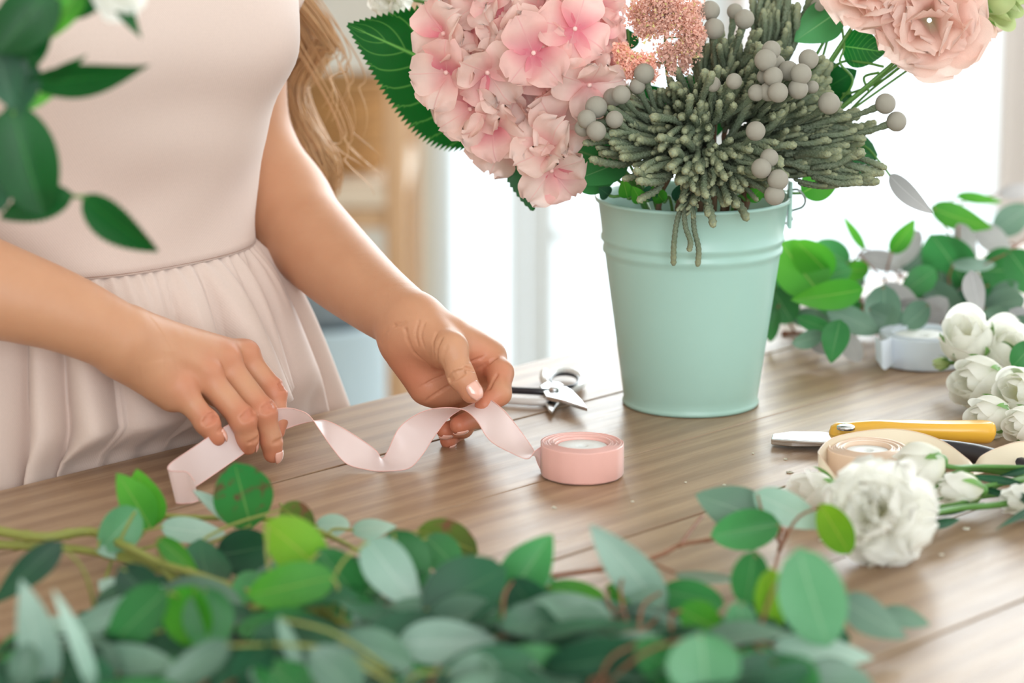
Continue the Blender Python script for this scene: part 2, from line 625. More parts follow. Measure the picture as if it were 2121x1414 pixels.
def ballmat():
    m, nt, b, out = new_mat('brunia_ball')
    vo = N(nt, 'ShaderNodeTexVoronoi')
    vo.inputs['Scale'].default_value = 1100
    nt.links.new(coords(nt), vo.inputs['Vector'])
    c = mix(nt, vo.outputs['Distance'], lin((152, 146, 132)), lin((186, 180, 166)))
    nt.links.new(c, b.inputs['Base Color'])
    b.inputs['Roughness'].default_value = 0.7
    bump(nt, vo.outputs['Distance'], 0.5, 0.0005, b)
    return m
M['ball'] = ballmat()
M['astilbe'] = thin('astilbe_pink', (254, 222, 208), (254, 218, 204), 0.5, 0.7)
M['astilbe_tip'] = simple('astilbe_cream', (222, 206, 140), 0.7)
M['brown_stem'] = simple('woody_stem', (112, 84, 62), 0.7, var=0.2)

# ------------------------------------------------------------------ the setting
def struct(name, V, F, mat, smooth=False):
    o = part(name, V, F, mat, None, None, smooth)
    o['kind'] = 'structure'
    return o

WY = 5.0                                   # the wall with the windows
def wx(px):                                # world x on that wall
    return Q(px, 400, WY)[0]
def wz(py):
    return Q(1400, py, WY)[2]

XL, XR, YF, ZC = -2.6, 4.2, -2.4, 3.0
struct('floor', *box((XL, YF, -0.05), (XR, WY + 0.2, 0)), M['floor'])
struct('ceiling', *box((XL, YF, ZC), (XR, WY + 0.2, ZC + 0.1)), M['ceiling'])
struct('wall_left', *box((XL - 0.1, YF, 0), (XL, WY + 0.2, ZC)), M['wall'])
wl0 = wx(905)
struct('wall_back', *box((XL, WY, 0), (wl0, WY + 0.18, ZC)), M['wall'])
b = MB()
b.add(*box((wl0, WY, 2.75), (XR, WY + 0.18, ZC)))
b.add(*box((XR - 0.3, WY, 0), (XR, WY + 0.18, 2.75)))
struct('wall_back_lintel', *b.get(), M['wall'])
struct('trim_1', *box((wx(868), WY - 0.03, 0), (wx(908), WY - 0.002, 2.85)), M['trim'])
b = MB()
b.add(*box((XR, YF, 0), (XR + 0.1, 0.4, ZC)))
b.add(*box((XR, 0.4, 0), (XR + 0.1, WY, 0.5)))
b.add(*box((XR, 0.4, 2.75), (XR + 0.1, WY, ZC)))
struct('wall_right', *b.get(), M['wall'])

struct('blocker_wall_front', *box((XL, YF - 0.1, 0), (-0.9, YF, ZC)), M['wall'])  # unseen partial wall, added to block light from the front left

def window(name, x0, x1, z0, z1, bars_x=(), bars_z=(), mat='window', fw=0.05):
    root = bpy.data.objects.new(name, None)
    COL.objects.link(root)
    root['kind'] = 'structure'
    root.location = ((x0 + x1) / 2, WY + 0.05, z0)
    WL[root] = np.array(root.location)
    f = MB()
    y0, y1 = WY + 0.02, WY + 0.08
    f.add(*box((x0, y0, z0), (x0 + fw, y1, z1)))
    f.add(*box((x1 - fw, y0, z0), (x1, y1, z1)))
    f.add(*box((x0 + fw, y0, z0), (x1 - fw, y1, z0 + fw)))
    f.add(*box((x0 + fw, y0, z1 - fw), (x1 - fw, y1, z1)))
    fr = bevel(f.obj('window_frame', M[mat], root, False), 0.006)
    for a, c in bars_z:
        bevel(part('glazing_bar', *box((x0 + fw, y0 + 0.01, a), (x1 - fw, y1 - 0.01, c)), M[mat], root, None, False), 0.004)
    for a, c in bars_x:
        bevel(part('glazing_bar', *box((a, y0 + 0.012, z0 + fw), (c, y1 - 0.012, z1 - fw)), M[mat], root, None, False), 0.004)
    part('pane', *box((x0 + fw, WY + 0.045, z0 + fw), (x1 - fw, WY + 0.05, z1 - fw)), M['glass'], root, None, False)
    return root
wa = wx(1105)
window('window_1', wl0, wx(1088), 0.03, 2.75, fw=0.03)
window('window_2', wx(1092), wx(1500), 0.03, 2.75, bars_z=((wz(508), wz(482)),), fw=0.05)
window('window_3', wx(1504), wx(2112), 0.03, 2.75, mat='mullion', fw=0.038)
window('window_4', wx(2114), XR - 0.3, 0.03, 2.75, mat='mullion', fw=0.038)

# ------------------------------------------------------------------ wooden rack with its goods
RY = 4.0
def rx(px, Y=RY):
    return Q(px, 400, Y)[0]
def rz(py, Y=RY):
    return Q(740, py, Y)[2]
rk = thing('shelf_rack', 'open pale wooden shelf rack against the wall behind the woman', 'shelf', (rx(700), RY, 0))
def post(px0, px1, y0, y1):
    o = part('post', *box((rx(px0, y0), y0, 0), (rx(px1, y0), y1, 2.0)), M['rack'], rk, None, False)
    bevel(o, 0.004)
post(797, 842, RY, RY + 0.045)
post(846, 870, RY + 0.42, RY + 0.46)
post(300, 340, RY, RY + 0.045)
post(380, 410, RY + 0.42, RY + 0.46)
for zz in (rz(388), rz(388) + 0.42, rz(388) - 0.42, rz(388) + 0.84):
    bevel(part('shelf_board', *box((rx(300), RY + 0.002, zz - 0.03), (rx(842) - 0.002, RY + 0.45, zz)), M['rackboard'], rk, None, False), 0.003)
    bevel(part('shelf_rail', *box((rx(342), RY + 0.004, zz - 0.062), (rx(796), RY + 0.03, zz - 0.032)), M['rack'], rk, None, False), 0.003)
# straw basket
bx0, bz0 = (rx(618) + rx(792)) / 2, rz(388) + 0.001
bw = (rx(792) - rx(618)) / 2
bk = thing('straw_basket', 'round woven straw basket standing on the wooden rack shelf', 'basket', (bx0, RY + 0.16, bz0))
hgt = rz(200) - rz(388)
prof = []
for i in range(13):
    t = i / 12
    prof.append((bw * (0.9 + 0.12 * t) + (0.004 if i % 2 else -0.002), hgt * t))
V, F = lathe([(0.01, 0.004)] + prof + [(bw * 0.97, hgt), (bw * 0.9, 0.01)], (bx0, RY + 0.16, bz0), 40)
part('basket_body', V, F, M['basket'], bk)
for z in np.linspace(0.02, hgt, 9):
    a = np.linspace(0, 2 * math.pi, 41)
    r = bw * (0.905 + 0.12 * z / hgt) + 0.002
    V, F, U = tube(np.c_[bx0 + r * np.cos(a), RY + 0.16 + r * np.sin(a), np.full(41, bz0 + z)], 0.008, 6, cap=False)
    part('woven_coil', V, F, M['basket'], bk, U)
# second basket below
b2z = rz(388) - 0.42 + 0.001
o = thing('storage_tin', 'pale blue metal bin standing behind the skirt at the rack', 'bin', (rx(655, 3.6), 3.6, 0))
cx2 = rx(648, 3.6)
V, F = lathe([(0.005, 0.002), (0.085, 0.002), (0.09, 0.3), (0.093, 0.6), (0.097, 0.605), (0.093, 0.61), (0.088, 0.6), (0.084, 0.01)], (cx2, 3.6, 0), 40)
part('bin_body', V, F, M['tin'], o)
V, F = lathe([(0.001, 0.0), (0.075, 0.002), (0.08, 0.02), (0.07, 0.06), (0.03, 0.075), (0.001, 0.08)], (cx2, 3.6, 0.605), 32)
part('bin_lid', V, F, M['dark'], o)

# ------------------------------------------------------------------ the table
E0, E1 = P(0, 1010), P(1280, 712)
ang = math.radians(90 - 42.6)
U2 = np.array([math.cos(ang), math.sin(ang), 0.0])      # along the planks
N2 = np.array([-U2[1], U2[0], 0.0])                     # from the camera side to the woman's side
EM = P(640, 1010 - 0.2328 * 640)
s_of = lambda px, py: -float(np.dot(P(px, py) - EM, N2))
lines = [s_of(624, 984), s_of(1118, 997), s_of(1448, 1063), s_of(1735, 1157), s_of(1930, 1318)]
print('PLANK LINES', [round(x, 4) for x in lines])
edges = [0.0] + lines
while edges[-1] < 1.0:
    edges.append(edges[-1] + 0.115)
AX0, AX1 = -1.5, 1.55
tb = thing('work_table', 'brown plank table with a satin finish, everything in front stands on it', 'table', (EM[0], EM[1], 0))
ROT = Matrix.Rotation(ang, 4, 'Z')
def table_box(name, a0, a1, s0, s1, z0, z1, mat, bev=0.0015):
    V, F = box((a0, -s1, z0), (a1, -s0, z1))
    c = (V.min(0) + V.max(0)) / 2
    me = make_mesh(name, V - c, F, mat, None, False)
    W = EM + U2 * c[0] + N2 * c[1]
    o = inst(name, me, Matrix.Translation((W[0], W[1], c[2])) @ ROT, tb)
    bevel(o, bev)
    return o
for i in range(len(edges) - 1):
    table_box('plank', AX0, AX1, edges[i] + (0.0009 if i else 0), edges[i + 1] - 0.0009, TZ - 0.03, TZ - 0.0004 * (i % 2), M['table'], 0.0005)
SW = edges[-1]
for a in (AX0 + 0.08, AX1 - 0.15):
    for s in (0.05, SW - 0.12):
        table_box('leg', a, a + 0.07, s, s + 0.07, 0, TZ - 0.1, M['table'], 0.004)
table_box('apron', AX0 + 0.06, AX1 - 0.06, 0.06, 0.085, TZ - 0.1, TZ - 0.031, M['table'])
table_box('apron', AX0 + 0.06, AX1 - 0.06, SW - 0.1, SW - 0.075, TZ - 0.1, TZ - 0.031, M['table'])
table_box('batten', AX0 + 0.3, AX0 + 0.38, 0.09, SW - 0.11, TZ - 0.06, TZ - 0.031, M['table'])
table_box('batten', AX1 - 0.38, AX1 - 0.3, 0.09, SW - 0.11, TZ - 0.06, TZ - 0.031, M['table'])

# ------------------------------------------------------------------ the woman
def axis_coords(lo, hi, flo, fhi, h, H):
    """grid positions: fine spacing h in [flo, fhi], growing to H outside"""
    c = [flo]
    while c[-1] < fhi:
        c.append(c[-1] + h)
    s = h
    while c[-1] < hi:
        s = min(H, s * 1.15)
        c.append(c[-1] + s)
    s = h
    while c[0] > lo:
        s = min(H, s * 1.15)
        c.insert(0, c[0] - s)
    return np.array(c)

class Field:
    def __init__(s, xs, ys, zs):
        s.c = (xs, ys, zs)
        s.D = np.full((len(xs), len(ys), len(zs)), 1.0, dtype=np.float32)
    def sub(s, lo, hi):
        out = []
        for i in range(3):
            out.append(slice(int(np.searchsorted(s.c[i], lo[i])), int(np.searchsorted(s.c[i], hi[i]))))
        return tuple(out)
    def cone(s, sl, a, b, r1, r2, sq=None):
        a = np.asarray(a, dtype=np.float32)
        ba = (np.asarray(b) - a).astype(np.float32)
        X = (s.c[0][sl[0]].astype(np.float32) - a[0])[:, None, None]
        Y = (s.c[1][sl[1]].astype(np.float32) - a[1])[None, :, None]
        Z = (s.c[2][sl[2]].astype(np.float32) - a[2])[None, None, :]
        L2 = float(ba @ ba) + 1e-12
        h = np.clip((X * ba[0] + Y * ba[1] + Z * ba[2]) / L2, 0, 1)
        dx, dy, dz = X - h * ba[0], Y - h * ba[1], Z - h * ba[2]
        d2 = dx * dx + dy * dy + dz * dz
        if sq is not None:                       # flattened along unit vector: sq = (nx, ny, nz, factor)
            q = dx * sq[0] + dy * sq[1] + dz * sq[2]
            d2 = d2 + q * q * (sq[3] ** 2 - 1)
        return np.sqrt(d2) - (r1 + (r2 - r1) * h)
    def box_of(s, pts, m):
        p = np.array(pts)
        return s.sub(p.min(0) - m, p.max(0) + m)
    def add(s, a, b, r1, r2, k=0.008, sq=None):
        sl = s.box_of([a, b], max(r1, r2) + k + 0.006)
        s.D[sl] = smin(s.D[sl], s.cone(sl, a, b, r1, r2, sq), k)
    def path(s, pts, rad, k=0.008, n=14, sq=None):
        """smooth limb through several joints, without bulges where the pieces meet"""
        q = catmull([list(p) + [r] for p, r in zip(pts, rad)], n)
        sl = s.box_of(q[:, :3], float(q[:, 3].max()) + k + 0.006)
        f = np.full(s.D[sl].shape, 1.0, dtype=np.float32)
        for u, v in zip(q[:-1], q[1:]):
            lo_ = np.minimum(u[:3], v[:3]) - 0.06
            hi_ = np.maximum(u[:3], v[:3]) + 0.06
            s2 = s.sub(lo_, hi_)
            s2 = tuple(slice(max(a.start, b.start), max(max(a.start, b.start), min(a.stop, b.stop))) for a, b in zip(s2, sl))
            loc = tuple(slice(a.start - b.start, a.stop - b.start) for a, b in zip(s2, sl))
            f[loc] = np.minimum(f[loc], s.cone(s2, u[:3], v[:3], u[3], v[3], sq))
        s.D[sl] = smin(s.D[sl], f, k)
    def chain(s, pts, rad, kjoin, base, kin=0.003, extra=()):
        """finger: own chain, joined to the base field, kept apart from the others"""
        sl = s.box_of(pts, max(rad) + 0.014)
        f = np.full(s.D[sl].shape, 1.0, dtype=np.float32)
        for i in range(len(pts) - 1):
            f = smin(f, s.cone(sl, pts[i], pts[i + 1], rad[i], rad[i + 1]), kin)
        for (c, r) in extra:
            f = smin(f, s.cone(sl, c, c, r, r), 0.004)
        g = smin(base[sl], f, kjoin)
        s.D[sl] = smin(s.D[sl], g, 0.0012)
    def carve(s, a, b, r, k=0.0012):
        sl = s.box_of([a, b], r + 0.005)
        d = s.cone(sl, a, b, r, r)
        s.D[sl] = -smin(-s.D[sl], d, k)
    def mesh(s):
        return surface_nets(s.D, *s.c)

def smin(a, b, k):
    h = np.maximum(k - np.abs(a - b), 0) / k
    return np.minimum(a, b) - h * h * (k * 0.25)

def surface_nets(D, xs, ys, zs):
    Sg = D < 0
    nx, ny, nz = D.shape
    c = np.zeros((nx - 1, ny - 1, nz - 1), dtype=np.int8)
    offs = [(i, j, k) for i in (0, 1) for j in (0, 1) for k in (0, 1)]
    for (i, j, k) in offs:
        c += Sg[i:nx - 1 + i, j:ny - 1 + j, k:nz - 1 + k]
    cells = np.argwhere((c > 0) & (c < 8))
    idx = np.full((nx - 1, ny - 1, nz - 1), -1, dtype=np.int32)
    I, J, K = cells.T
    idx[I, J, K] = np.arange(len(cells))
    acc = np.zeros((len(cells), 3))
    cnt = np.zeros(len(cells))
    for a in range(8):
        for bb in range(a + 1, 8):
            oa, ob = offs[a], offs[bb]
            if sum(abs(oa[q] - ob[q]) for q in range(3)) != 1:
                continue
            d0 = D[I + oa[0], J + oa[1], K + oa[2]]
            d1 = D[I + ob[0], J + ob[1], K + ob[2]]
            m = (d0 < 0) != (d1 < 0)
            t = np.where(m, d0 / np.where(m, d0 - d1, 1), 0)
            p0 = np.c_[xs[I + oa[0]], ys[J + oa[1]], zs[K + oa[2]]]
            p1 = np.c_[xs[I + ob[0]], ys[J + ob[1]], zs[K + ob[2]]]
            acc += (p0 + (p1 - p0) * t[:, None]) * m[:, None]
            cnt += m
    V = acc / cnt[:, None]
    Fs = []
    for ax in range(3):
        sl0 = [slice(None)] * 3
        sl1 = [slice(None)] * 3
        sl0[ax] = slice(0, -1)
        sl1[ax] = slice(1, None)
        A, B = Sg[tuple(sl0)], Sg[tuple(sl1)]
        e = np.argwhere(A != B)
        o1, o2 = [q for q in range(3) if q != ax]
        lim = [nx - 1, ny - 1, nz - 1]
        e = e[(e[:, o1] > 0) & (e[:, o2] > 0) & (e[:, o1] < lim[o1]) & (e[:, o2] < lim[o2])]
        ins = Sg[tuple(e.T)]
        def at(d1, d2):
            q = e.copy()
            q[:, o1] -= d1
            q[:, o2] -= d2
            return idx[q[:, 0], q[:, 1], q[:, 2]]
        q = np.c_[at(1, 1), at(0, 1), at(0, 0), at(1, 0)]
        flip = ins if ax != 1 else ~ins
        q = np.where(flip[:, None], q, q[:, ::-1])
        Fs.append(q)
    F = np.concatenate(Fs)
    F = F[(F >= 0).all(1)]
    return V, F

def relax(V, F, it=2, lam=0.5):
    E = np.concatenate([F[:, [0, 1]], F[:, [1, 2]], F[:, [2, 3]], F[:, [3, 0]]])
    for _ in range(it):
        acc = np.zeros_like(V)
        cnt = np.zeros(len(V))
        for a, b in ((0, 1), (1, 0)):
            for q in range(3):
                acc[:, q] += np.bincount(E[:, a], V[E[:, b], q], len(V))
            cnt += np.bincount(E[:, a], None, len(V))
        V = V + (acc / np.maximum(cnt, 1)[:, None] - V) * lam
    return V

def arm_field(pts_all, fine_pts, h=0.0011, H=0.0045):
    pa, pf = np.array(pts_all), np.array(fine_pts)
    lo, hi = pa.min(0) - 0.05, pa.max(0) + 0.05
    flo, fhi = pf.min(0) - 0.013, pf.max(0) + 0.013
    return Field(*[axis_coords(lo[i], hi[i], flo[i], fhi[i], h, H) for i in range(3)])

flush_pts = []      # (point, radius, amount) redder places of the skin

def dorsal(p, i, hint):
    """outward side of a bent finger joint"""
    d = nrm(p[i] - p[i - 1]) - nrm(p[i + 1] - p[i])
    d = nrm(d) * 0.6 + np.asarray(hint) * 0.4
    t = nrm(p[i + 1] - p[i - 1])
    return nrm(d - t * np.dot(d, t)), t

def joint_creases(Fd, p, i, r, hint, n=3, gap=0.0016, depth=0.00055):
    d, t = dorsal(p, i, hint)
    lat = np.cross(t, d)
    for q in range(n):
        off = (q - (n - 1) / 2) * gap
        arc = []
        for a in np.linspace(-0.75, 0.75, 5):
            arc.append(p[i] + t * (off * (1 - 0.45 * abs(a))) + (d * math.cos(a) + lat * math.sin(a)) * (r * 1.03))
        for u, v in zip(arc[:-1], arc[1:]):
            Fd.carve(u, v, depth)

HR = {}
def nail(p, i, r, n, wid=0.0052, length=0.0095, back=0.002, root=None):
    """curved nail plate on the last segment; n: outward direction"""
    tip, prev = p[i], p[i - 1]
    t = nrm(tip - prev)
    n = nrm(np.asarray(n) - t * np.dot(n, t))
    lat = np.cross(t, n)
    V, F = [], []
    A, B = 9, 9
    for a in range(A):
        v = a / (A - 1)
        for b_ in range(B):
            u = b_ / (B - 1) * 2 - 1
            w = wid * (1 - 0.35 * max(0, (v - 0.6) / 0.4) ** 2 - 0.25 * max(0, (0.25 - v) / 0.25) ** 2)
            ph = u * w / r
            y = -back + (v - 0.35) * length
            rr = r * (1.0 + 0.05 * (1 - u * u)) + 0.0002
            # follow the rounding of the fingertip
            over = max(0, y)
            rr2 = math.sqrt(max(rr * rr - over * over * 0.75, 1e-9)) if over < rr else rr * 0.3
            V.append(tip + t * y + (n * math.cos(ph) + lat * math.sin(ph)) * rr2 - 0 * n)
    for a in range(A - 1):
        for b_ in range(B - 1):
            F.append((a * B + b_, a * B + b_ + 1, (a + 1) * B + b_ + 1, (a + 1) * B + b_))
    o = part('fingernail', V, F, M['nail'], root)
    s = o.modifiers.new('solid', 'SOLIDIFY')
    s.thickness = 0.0005
    s.offset = 0.6
    return o

# --- her right arm and hand (at the left of the photo), back of the hand towards the camera
def J(a):
    return Q(a[0], a[1], a[2])

R_sh, R_el = J((-255, -330, 1.93)), J((-330, 468, 1.845))
R_f1, R_f2, R_w = J((-60, 582, 1.845)), J((120, 642, 1.855)), J((243, 697, 1.866))
mcp_l, mcp_r, mcp_m, mcp_i = J((372, 806, 1.878)), J((424, 776, 1.893)), J((462, 748, 1.912)), J((502, 737, 1.934))
fr_l = [mcp_l, J((428, 874, 1.872)), J((443, 896, 1.872)), J((449, 905, 1.872))]
fr_r = [mcp_r, J((503, 868, 1.882)), J((512, 905, 1.885)), J((513, 921, 1.888))]
fr_m = [mcp_m, J((545, 853, 1.897)), J((562, 912, 1.897)), J((565, 938, 1.898))]
fr_i = [mcp_i, J((567, 812, 1.925)), J((574, 868, 1.918)), J((571, 892, 1.914))]
th_r = [J((300, 712, 1.893)), J((395, 775, 1.932)), J((470, 830, 1.945)), J((528, 872, 1.932))]
allr = [R_sh, R_el, R_f1, R_w] + fr_l + fr_r + fr_m + fr_i + th_r
Fd = arm_field(allr, [R_w] + fr_l + fr_r + fr_m + fr_i + th_r)
print('RFIELD', Fd.D.shape)
Fd.path([R_sh, (R_sh + R_el) / 2, R_el], [0.042, 0.039, 0.036], 0.02, 8)
hand_n = nrm(np.cross(mcp_i - R_w, mcp_l - R_w))
if hand_n[2] < 0:
    hand_n = -hand_n
sqr = (hand_n[0], hand_n[1], hand_n[2], 1.22)
Fd.path([R_el, R_f1, R_f2, R_w], [0.036, 0.0335, 0.0275, 0.0235], 0.012, 16)
dn = -hand_n
for m_, r1, r2 in ((mcp_l, 0.0165, 0.0098), (mcp_r, 0.0175, 0.0104), (mcp_m, 0.0175, 0.0106), (mcp_i, 0.0165, 0.0104)):
    w0 = R_w + (m_ - R_w) * 0.12 + ((m_ - mcp_r) - 0) * 0.10
    Fd.add(w0 + dn * 0.001, m_ + dn * 0.0015, r1, r2, 0.010)
# fleshy edge of the palm
Fd.add(R_w + (mcp_l - R_w) * 0.25 + dn * 0.008, mcp_l + dn * 0.010, 0.0165, 0.0105, 0.012)
Fd.add(th_r[0], th_r[1], 0.015, 0.011, 0.012)
# knuckle heads
for m_, rr in ((mcp_l, 0.0072), (mcp_r, 0.0076), (mcp_m, 0.0088), (mcp_i, 0.0086)):
    Fd.add(m_ + hand_n * 0.0042, m_ + hand_n * 0.0042, rr, rr, 0.006)
    flush_pts.append((m_ + hand_n * 0.008, 0.014, 0.5))
# tendon ridges
for m_ in (mcp_r, mcp_m, mcp_i):
    a_, b_ = R_w + (m_ - R_w) * 0.45 + hand_n * 0.0105, m_ + hand_n * 0.0082
    Fd.add(a_, b_, 0.0018, 0.0026, 0.008)
base = Fd.D.copy()
Fd.chain(th_r, [0.011, 0.0108, 0.0095, 0.0078], 0.006, base)
Fd.chain(fr_l, [0.0092, 0.0078, 0.0068, 0.0063], 0.007, base, extra=((fr_l[1], 0.0079),))
Fd.chain(fr_r, [0.0098, 0.0086, 0.0077, 0.0070], 0.006, base, extra=((fr_r[1], 0.0087),))
Fd.chain(fr_m, [0.0100, 0.0088, 0.0075, 0.0068], 0.006, base, extra=((fr_m[1], 0.0090),))
Fd.chain(fr_i, [0.0098, 0.0085, 0.0074, 0.0067], 0.006, base, extra=((fr_i[1], 0.0087),))
for f_, rs in ((fr_l, (0.0078, 0.0068)), (fr_r, (0.0087, 0.0077)), (fr_m, (0.0089, 0.0075)), (fr_i, (0.0086, 0.0074))):
    joint_creases(Fd, f_, 1, rs[0], hand_n, 4, 0.0019, 0.0006)
    joint_creases(Fd, f_, 2, rs[1], hand_n, 2, 0.0015, 0.0005)
    flush_pts.append((f_[1] + hand_n * 0.006, 0.013, 0.75))
    flush_pts.append((f_[3], 0.013, 0.8))
VR, FR = Fd.mesh()
VR = relax(VR, FR, 1, 0.5)

# --- her left arm and hand (at the centre), palm towards the camera, pinching the ribbon
L_sh, L_up, L_el = J((488, -260, 2.18)), J((494, 190, 2.17)), J((575, 425, 2.15))
L_f1, L_f2, L_w = J((683, 535, 2.08)), J((772, 612, 2.02)), J((850, 668, 1.968))
li_m, lm_m, lr_m, ll_m = J((1008, 741, 1.963)), J((985, 775, 1.972)), J((948, 800, 1.975)), J((912, 815, 1.970))
f_i = [li_m, J((1036, 772, 1.945)), J((1034, 815, 1.930)), J((1004, 838, 1.923))]
f_m = [lm_m, J((1018, 822, 1.975)), J((993, 862, 1.955)), J((951, 880, 1.937))]
f_r = [lr_m, J((985, 850, 1.990)), J((958, 885, 1.972)), J((921, 891, 1.953))]
f_l = [ll_m, J((960, 858, 1.998)), J((945, 895, 1.985)), J((928, 912, 1.965))]
th_l = [J((884, 690, 1.948)), J((934, 722, 1.925)), J((955, 778, 1.915)), J((977, 812, 1.912))]
alll = [L_sh, L_up, L_el, L_f1, L_w] + f_i + f_m + f_r + f_l + th_l
Fd = arm_field(alll, [L_w] + f_i + f_m + f_r + f_l + th_l, 0.0009)
print('LFIELD', Fd.D.shape)
Fd.path([L_sh, L_up, J((530, 330, 2.165)), L_el], [0.042, 0.037, 0.0355, 0.037], 0.02, 18)
Fd.path([L_el, L_f1, L_f2, L_w], [0.0372, 0.0325, 0.0268, 0.0222], 0.02, 18)
pn = nrm(np.cross(li_m - L_w, ll_m - L_w))
if pn[1] > 0:
    pn = -pn                                   # palm side, towards the camera
bk = -pn
for m_, r1, r2 in ((li_m, 0.0155, 0.0108), (lm_m, 0.0165, 0.0108), (lr_m, 0.0165, 0.0105), (ll_m, 0.0155, 0.0098)):
    w0 = L_w + (m_ - L_w) * 0.10 + (m_ - lm_m) * 0.16
    Fd.add(w0, m_ + bk * 0.001, r1, r2, 0.012)
# heel of the hand and the pad under the little finger
Fd.add(J((838, 718, 1.962)), J((884, 800, 1.960)), 0.0145, 0.0125, 0.014)
# ball of the thumb
Fd.add(J((876, 690, 1.952)), J((925, 725, 1.938)), 0.0165, 0.0135, 0.014)
Fd.add(J((940, 700, 1.955)), li_m, 0.0125, 0.0108, 0.012)
base = Fd.D.copy()
Fd.chain(th_l, [0.0135, 0.0104, 0.0086, 0.0078], 0.008, base, kin=0.006, extra=((th_l[1], 0.0112),))
Fd.chain(f_i, [0.0108, 0.0090, 0.0080, 0.0070], 0.005, base, kin=0.004)
Fd.chain(f_m, [0.0105, 0.0088, 0.0078, 0.0066], 0.004, base, kin=0.004)
Fd.chain(f_r, [0.0100, 0.0084, 0.0072, 0.0060], 0.004, base, kin=0.004)
Fd.chain(f_l, [0.0092, 0.0076, 0.0066, 0.0058], 0.004, base, kin=0.004)
for f_ in (f_i, f_m, f_r, f_l):
    flush_pts.append((f_[3], 0.015, 0.9))
    flush_pts.append((f_[1] + pn * 0.006, 0.014, 0.6))
flush_pts.append((J((985, 770, 1.945)), 0.022, 0.7))
flush_pts.append((th_l[3], 0.013, 0.6))
flush_pts.append((J((850, 780, 1.95)), 0.03, 0.6))
joint_creases(Fd, th_l, 2, 0.0087, nrm(V3(0.1, -1, 0.25)), 4, 0.0018, 0.0006)
# skin folds: from the wrist round the ball of the thumb, and the palm lines
def fold(pts, r=0.0007, lift=0.0):
    """a crease pressed into whatever surface the camera-side ray first meets"""
    cs = catmull(pts, 9)
    hit = []
    for x, y in cs:
        best = None
        for Y in np.arange(1.88, 2.05, 0.0008):
            p = Q(x, y, Y)
            ii = [int(np.searchsorted(Fd.c[q], p[q])) for q in range(3)]
            if all(0 < ii[q] < Fd.D.shape[q] for q in range(3)) and Fd.D[ii[0], ii[1], ii[2]] < 0:
                best = p
                break
        if best is not None:
            hit.append(best)
    for u, v in zip(hit[:-1], hit[1:]):
        if np.linalg.norm(u - v) < 0.012:
            Fd.carve(u, v, r)
fold([(789, 706), (793, 690), (812, 676), (838, 668)], 0.0009)
fold([(840, 682), (843, 702), (852, 724), (868, 742), (888, 758)], 0.0011)
fold([(868, 664), (861, 690), (866, 715)], 0.0005)
fold([(880, 668), (872, 694), (880, 726)], 0.0005)
fold([(905, 690), (896, 712), (898, 740)], 0.0006)
fold([(915, 700), (905, 722), (906, 755), (914, 768)], 0.0009)
fold([(925, 716), (917, 740), (921, 765)], 0.0006)
fold([(880, 834), (895, 822), (915, 808), (928, 800)], 0.0009)
fold([(870, 802), (890, 790), (912, 780), (922, 776)], 0.0005)
fold([(965, 762), (985, 766), (1008, 754), (1026, 742)], 0.0013)
fold([(966, 752), (985, 745), (1005, 738)], 0.0005)
fold([(1000, 800), (1012, 806), (1020, 790), (1030, 776)], 0.0009)
VL, FL = Fd.mesh()
VL = relax(VL, FL, 1, 0.4)

# --- trunk, neck, head and legs
BC = V3(-0.312, 2.043, 0)                    # body axis
FRONT = -N2                                   # she faces the table
LEFT = U2
def bp(l, f, z):                              # left, front, height above the table top
    return BC + LEFT * l + FRONT * f + V3(0, 0, TZ + z)
zz0 = TZ
pts = [bp(-0.2, -0.15, -0.86), bp(0.2, 0.15, 0.82)]
xs = [np.arange(min(p[i] for p in pts) - 0.14, max(p[i] for p in pts) + 0.14, 0.0075) for i in range(3)]
Fb = Field(*xs)
def body_add(a, b, r1, r2, k, flat=1.0):
    Fb.add(bp(*a), bp(*b), r1, r2, k, (FRONT[0], FRONT[1], FRONT[2], flat))
body_add((-0.035, -0.01, 0.10), (-0.045, -0.01, 0.34), 0.082, 0.088, 0.05, 1.15)
body_add((0.035, -0.01, 0.10), (0.045, -0.01, 0.34), 0.082, 0.088, 0.05, 1.15)
body_add((-0.06, -0.01, -0.06), (0.06, -0.01, -0.06), 0.098, 0.098, 0.06, 1.1)
body_add((0, -0.01, -0.06), (0, -0.01, 0.10), 0.105, 0.085, 0.06, 1.1)
body_add((-0.13, -0.015, 0.40), (0.13, -0.015, 0.40), 0.045, 0.045, 0.05)
body_add((0, -0.02, 0.40), (0, -0.005, 0.50), 0.052, 0.046, 0.04)
for s_ in (-1, 1):
    body_add((0.07 * s_, 0.045, 0.27), (0.07 * s_, 0.05, 0.27), 0.05, 0.05, 0.05)
    body_add((0.075 * s_, -0.01, -0.10), (0.07 * s_, 0.0, -0.44), 0.078, 0.05, 0.03)
    body_add((0.07 * s_, 0.0, -0.44), (0.07 * s_, -0.02, -0.79), 0.048, 0.032, 0.02)
    body_add((0.07 * s_, -0.035, -0.825), (0.08 * s_, 0.13, -0.84), 0.024, 0.018, 0.02)
